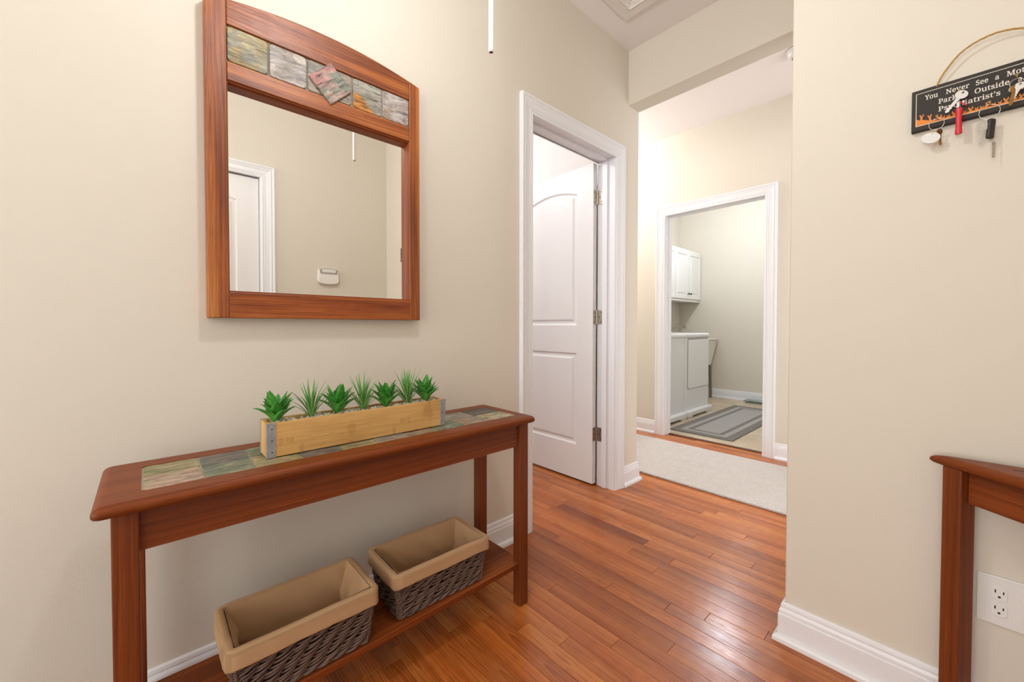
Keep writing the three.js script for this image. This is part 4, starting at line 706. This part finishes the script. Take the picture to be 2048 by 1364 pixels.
{
  const t = thing('pull_rod', 'slim white rod hanging from the attic hatch in front of the left wall', 'pull rod', [0.725, 1.785, -0.883]);
  const g = lathe([[0.0052, 0], [0.0068, 0.001], [0.0072, 0.004], [0.0072, 0.93], [0, 0.932]], 20); part('rod', g, std({ color: 0xf3f0e8, roughness: 0.4 }), t);
  part('end_opening', cyl(0.0052, 0.0052, 0.002, [0, 0.0012, 0], 20), std({ color: 0x6a5548, roughness: 0.9 }), t, 'dark hollow lower end');
  part('hanging_eye', new THREE.TorusGeometry(0.009, 0.0016, 8, 24).translate(0, 0.939, 0), nickel, t);
}
{
  const t = thing('smoke_detector', 'round white smoke detector on the hall ceiling just past the header', 'smoke detector', [3.03, CEIL, -0.655]);
  part('base', lathe([[0, 0], [0.072, 0], [0.072, -0.012], [0.068, -0.015], [0, -0.015]], 40), whitePlastic, t);
  part('cover', lathe([[0.064, -0.013], [0.066, -0.02], [0.064, -0.036], [0.055, -0.046], [0.03, -0.05], [0, -0.05]], 40), whitePlastic, t);
  for (let k = 0; k < 4; k++) for (const r of [0.028, 0.04]) { const g = rbox(-0.014, 0.014, -0.0525, -0.0475 + (r > 0.03 ? 0.003 : 0), r - 0.003, r + 0.003, 0.001); g.rotateY(k * Math.PI / 2 + 0.35); part('vent_slot', g, black, t); }
}
{
  const t = thing('wall_unit', 'small white rounded wall box with a grey-rimmed window, reflected in the mirror', 'wall box', [1.036, 1.396, ZO]);
  const s = new THREE.Shape(), w = 0.075; s.moveTo(-w, 0.045); s.quadraticCurveTo(0, 0.067, w, 0.045); s.lineTo(w + 0.002, -0.03); s.quadraticCurveTo(w, -0.055, w - 0.03, -0.06); s.quadraticCurveTo(0, -0.067, -w + 0.03, -0.06); s.quadraticCurveTo(-w, -0.055, -w - 0.002, -0.03); s.closePath();
  part('case', extrude(s, 0.034, 0.008, 0.01, 4, 12).flat().rotateY(Math.PI), std({ color: 0xf1eee6, roughness: 0.4 }), t);
  const rim = new THREE.Shape(); rim.moveTo(-0.068, 0.048); rim.quadraticCurveTo(0, 0.066, 0.068, 0.048); rim.lineTo(0.06, 0.016); rim.lineTo(-0.06, 0.016); rim.closePath();
  part('window_rim', extrude(rim, 0.006, 0.0015, 0.0015, 1, 12).flat().rotateY(Math.PI).translate(0, 0, -0.031), std({ color: 0xa9a49a, roughness: 0.5 }), t, 'grey window rim');
  const win = new THREE.Shape(); win.moveTo(-0.052, 0.047); win.quadraticCurveTo(0, 0.058, 0.052, 0.047); win.lineTo(0.047, 0.027); win.lineTo(-0.047, 0.027); win.closePath();
  part('window', extrude(win, 0.002, 0.0004, 0.0004, 1, 12).flat().rotateY(Math.PI).translate(0, 0, -0.0362), phys({ color: 0xe9e8e4, roughness: 0.12, clearcoat: 1 }), t, 'shiny pale window');
}

// ------------------------------------------------------------------ hall and laundry
{ // runner
  const g = new RoundedBoxGeometry(0.852, 0.012, 3.6, 2, 0.005); boxUV(g, 'z'); const m = shade(new THREE.Mesh(g, carpet)); m.name = 'carpet_runner'; m.position.set(2.943, 0.0062, -1.25); m.userData = { label: 'long cream carpet runner laid along the hall between two strips of wood floor', category: 'rug' }; scene.add(m);
}
{
  const t = thing('floor_mat', 'grey bordered rectangular mat on the laundry floor in front of the machines', 'mat', [4.66, 0.0012, -1.566]);
  const L = 0.872, W = 0.287, ring = (i0, i1, h, m, name) => { const s = new THREE.Shape([[-L + i0, -W + i0], [L - i0, -W + i0], [L - i0, W - i0], [-L + i0, W - i0]].map((p) => new THREE.Vector2(...p))); if (i1) s.holes.push(new THREE.Path([[-L + i1, -W + i1], [-L + i1, W - i1], [L - i1, W - i1], [L - i1, -W + i1]].map((p) => new THREE.Vector2(...p)))); const g = new THREE.ExtrudeGeometry(s, { depth: h, bevelEnabled: false }).flat(); g.rotateX(-Math.PI / 2); part(name, boxUV(g, 'x'), m, t); };
  ring(0, 0.075, 0.009, matDark, 'border'); ring(0.075, 0.125, 0.0085, matLight, 'border'); ring(0.125, 0.165, 0.009, matDark, 'border'); ring(0.165, 0, 0.0085, matLight, 'centre_field');
}
function machine(name, label, cat, x0, x1, dryer) {
  const t = thing(name, label, cat, [(x0 + x1) / 2, 0.0012, -2.32]), a = (x1 - x0) / 2, zf = 0.355, zb = -0.44, H = 0.935;
  part('plinth', join([rbox(-a + 0.004, a - 0.004, 0.022, 0.075, zb + 0.05, zf + 0.05, 0.012), rbox(-a + 0.02, -a + 0.14, 0, 0.03, zf - 0.06, zf + 0.04, 0.004), rbox(a - 0.14, a - 0.02, 0, 0.03, zf - 0.06, zf + 0.04, 0.004), rbox(-a + 0.05, a - 0.05, 0, 0.03, zb + 0.1, zb + 0.2, 0.004)]), applianceWhite, t);
  part('cabinet', rbox(-a + 0.003, a - 0.003, 0.07, H - 0.045, zb, zf, 0.012, 'y', 0, 0, 3), applianceWhite, t);
  part('top', rbox(-a, a, H - 0.05, H, zb, zf + 0.012, 0.02, 'y', 0, 0, 4), applianceWhite, t);
  part('control_panel', rbox(-a, a, H - 0.01, H + 0.13, zb, zb + 0.11, 0.02, 'y', 0, 0, 3), applianceWhite, t);
  if (dryer) {
    const g = extrude(roundedRectShape(2 * a - 0.115, 0.545, 0.03), 0.016, 0.005, 0.005, 3, 6).flat(); part('door', g.translate(0.02, 0.59, zf - 0.002), applianceWhite, t);
    const r = extrude(roundedRectShape(2 * a - 0.100, 0.56, 0.034), 0.003, 0.001, 0.001, 1, 6).flat(); part('door_gap', r.translate(0.02, 0.59, zf - 0.0015), std({ color: 0x9fa0a0, roughness: 0.6 }), t);
    part('handle_recess', rbox(-a + 0.07, a - 0.02, 0.87, 0.884, zf - 0.004, zf + 0.002, 0.003), std({ color: 0xb4b6b6, roughness: 0.5 }), t, 'grey slot above the door');
  } else part('lid', rbox(-a + 0.05, a - 0.05, H, H + 0.008, -0.25, zf - 0.03, 0.004), applianceWhite, t);
}
machine('washing_machine', 'white top-loading washing machine nearest the laundry doorway', 'washer', 3.692, 4.352, false);
machine('clothes_dryer', 'white clothes dryer with a square front door between the washer and the sink', 'dryer', 4.356, 5.01, true);
function cabinet(label, x0, x1, hinge) {
  const zf = -2.488, zb = ZL + 0.001, y0 = 1.375, y1 = 2.09, t = thing('wall_cabinet', label, 'cabinet', [(x0 + x1) / 2, y0, (zf + zb) / 2], 0, 'white laundry wall cabinets'), a = (x1 - x0) / 2, b = (zf - zb) / 2, h = y1 - y0;
  part('carcass', rbox(-a, a, 0, h, -b, b - 0.02, 0.002), cabinetWhite, t);
  for (const s of [-1, 1]) {
    const w = a - 0.006, H = h - 0.05, cx = s * a / 2, st = 0.055, shp = new THREE.Shape([[-w / 2, 0], [w / 2, 0], [w / 2, H], [-w / 2, H]].map((p) => new THREE.Vector2(...p))); shp.holes.push(new THREE.Path([[-w / 2 + st, st], [-w / 2 + st, H - st], [w / 2 - st, H - st], [w / 2 - st, st]].map((p) => new THREE.Vector2(...p))));
    const d = part('door', boxUV(extrude(shp, 0.02, 0.002, 0.002, 2, 4).flat()).translate(cx, 0.025, b - 0.02), cabinetWhite, t);
    const rc = (i) => [[-w / 2 + st + i, st + i], [w / 2 - st - i, st + i], [w / 2 - st - i, H - st - i], [-w / 2 + st + i, H - st - i]], tr = []; const rs = [[-0.001, -0.010], [0.006, -0.010], [0.028, -0.003], [0.029, -0.001]].map(([i, z]) => rc(i).map(([x, y]) => [x, y, z])); for (let q = 0; q < 3; q++) for (let j = 0; j < 4; j++) { const n = (j + 1) % 4; tr.push([rs[q][j], rs[q][n], rs[q + 1][n]], [rs[q][j], rs[q + 1][n], rs[q + 1][j]]); } tr.push([rs[3][0], rs[3][1], rs[3][2]], [rs[3][0], rs[3][2], rs[3][3]]);
    part('raised_panel', fromTris(tr).translate(cx, 0.025, b), cabinetWhite, d);
    const k = lathe([[0, 0], [0.005, 0], [0.004, 0.012], [0.012, 0.018], [0.013, 0.024], [0.008, 0.029], [0, 0.03]], 16); k.rotateX(Math.PI / 2); k.translate(cx - s * (w / 2 - 0.03), 0.025 + 0.07, b); part('knob', k, darkMetal, d);
  }
  part('bottom_rail', rbox(-a, a, -0.012, 0.003, b - 0.05, b - 0.012, 0.002), cabinetWhite, t);
}
cabinet('white two-door wall cabinet in the corner of the laundry over the sink', 5.225, 6.03);
cabinet('white two-door wall cabinet over the machines, next to the corner one', 4.415, 5.220);
{
  const x0 = 5.46, x1 = 6.01, zf = -2.215, zb = ZL + 0.01, y0 = 0.47, y1 = 0.845, t = thing('utility_sink', 'white plastic laundry tub on metal legs behind the dryer', 'sink', [(x0 + x1) / 2, 0.0012, (zf + zb) / 2]), a = (x1 - x0) / 2, b = (zf - zb) / 2;
  const off = (o, y) => perimeter(a - o, b - o, 0.03, 48).map((p) => [p[0], y, p[1]]);
  const rows = [off(0.075, y0), off(0.07, y0 + 0.01), off(0.02, y1 - 0.06), off(0.016, y1 - 0.02), off(0, y1 - 0.018), off(0, y1), off(0.03, y1), off(0.035, y1 - 0.01), off(0.085, y0 + 0.02), perimeter(0.02, 0.02, 0.015, 48).map((p) => [p[0], y0 + 0.012, p[1]])];
  part('tub', join([grid(rows, true, true), box(-a + 0.08, a - 0.08, y0, y0 + 0.01, -b + 0.08, b - 0.08)]), std({ color: 0xeae6dc, roughness: 0.4 }), t);
  for (const sx of [-1, 1]) for (const sz of [-1, 1]) part('leg', tube([[sx * (a - 0.09), y0 + 0.02, sz * (b - 0.09)], [sx * (a - 0.085), 0.2, sz * (b - 0.08)], [sx * (a - 0.085), 0, sz * (b - 0.075)]], 0.017, 8, 10), std({ color: 0x8a7d70, roughness: 0.4, metalness: 0.7 }), t);
  part('overflow_hole', new THREE.TorusGeometry(0.012, 0.004, 8, 20).translate(-0.06, y1 - 0.075, b - 0.018), nickel, t);
  const f = part('faucet', join([cyl(0.02, 0.024, 0.05, [-0.2, y1 + 0.025, -b + 0.06], 16), cyl(0.013, 0.013, 0.09, [-0.2, y1 + 0.07, -b + 0.06], 14), tube([[-0.2, y1 + 0.10, -b + 0.06], [-0.12, y1 + 0.135, -b + 0.09], [0.02, y1 + 0.175, -b + 0.14], [0.08, y1 + 0.185, -b + 0.16], [0.1, y1 + 0.175, -b + 0.168]], 0.011, 20, 10), cyl(0.02, 0.02, 0.035, [0.1, y1 + 0.155, -b + 0.168], 14)]), nickel, t);
}
{
  const t = thing('bathroom_scale', 'thin glass bathroom scale on the laundry floor behind the grey mat', 'scale', [5.93, 0.0012, -1.70]);
  const g = extrude(roundedRectShape(0.17, 0.30, 0.015), 0.008, 0.002, 0.002, 2, 6).flat(); g.rotateX(-Math.PI / 2).translate(0, 0.024, 0);
  part('glass_plate', g, phys({ color: 0xdfeae6, roughness: 0.05, transmission: 0.85, thickness: 0.008, ior: 1.5, attenuationColor: new THREE.Color(0x9ec4b4), attenuationDistance: 0.05 }), t);
  for (const x of [-0.06, 0.06]) for (const z of [-0.11, 0.11]) part('foot', lathe([[0, 0], [0.016, 0], [0.017, 0.012], [0.012, 0.0245], [0, 0.0245]], 16).translate(x, 0, z), nickel, t);
}

renderer.render(scene, camera);
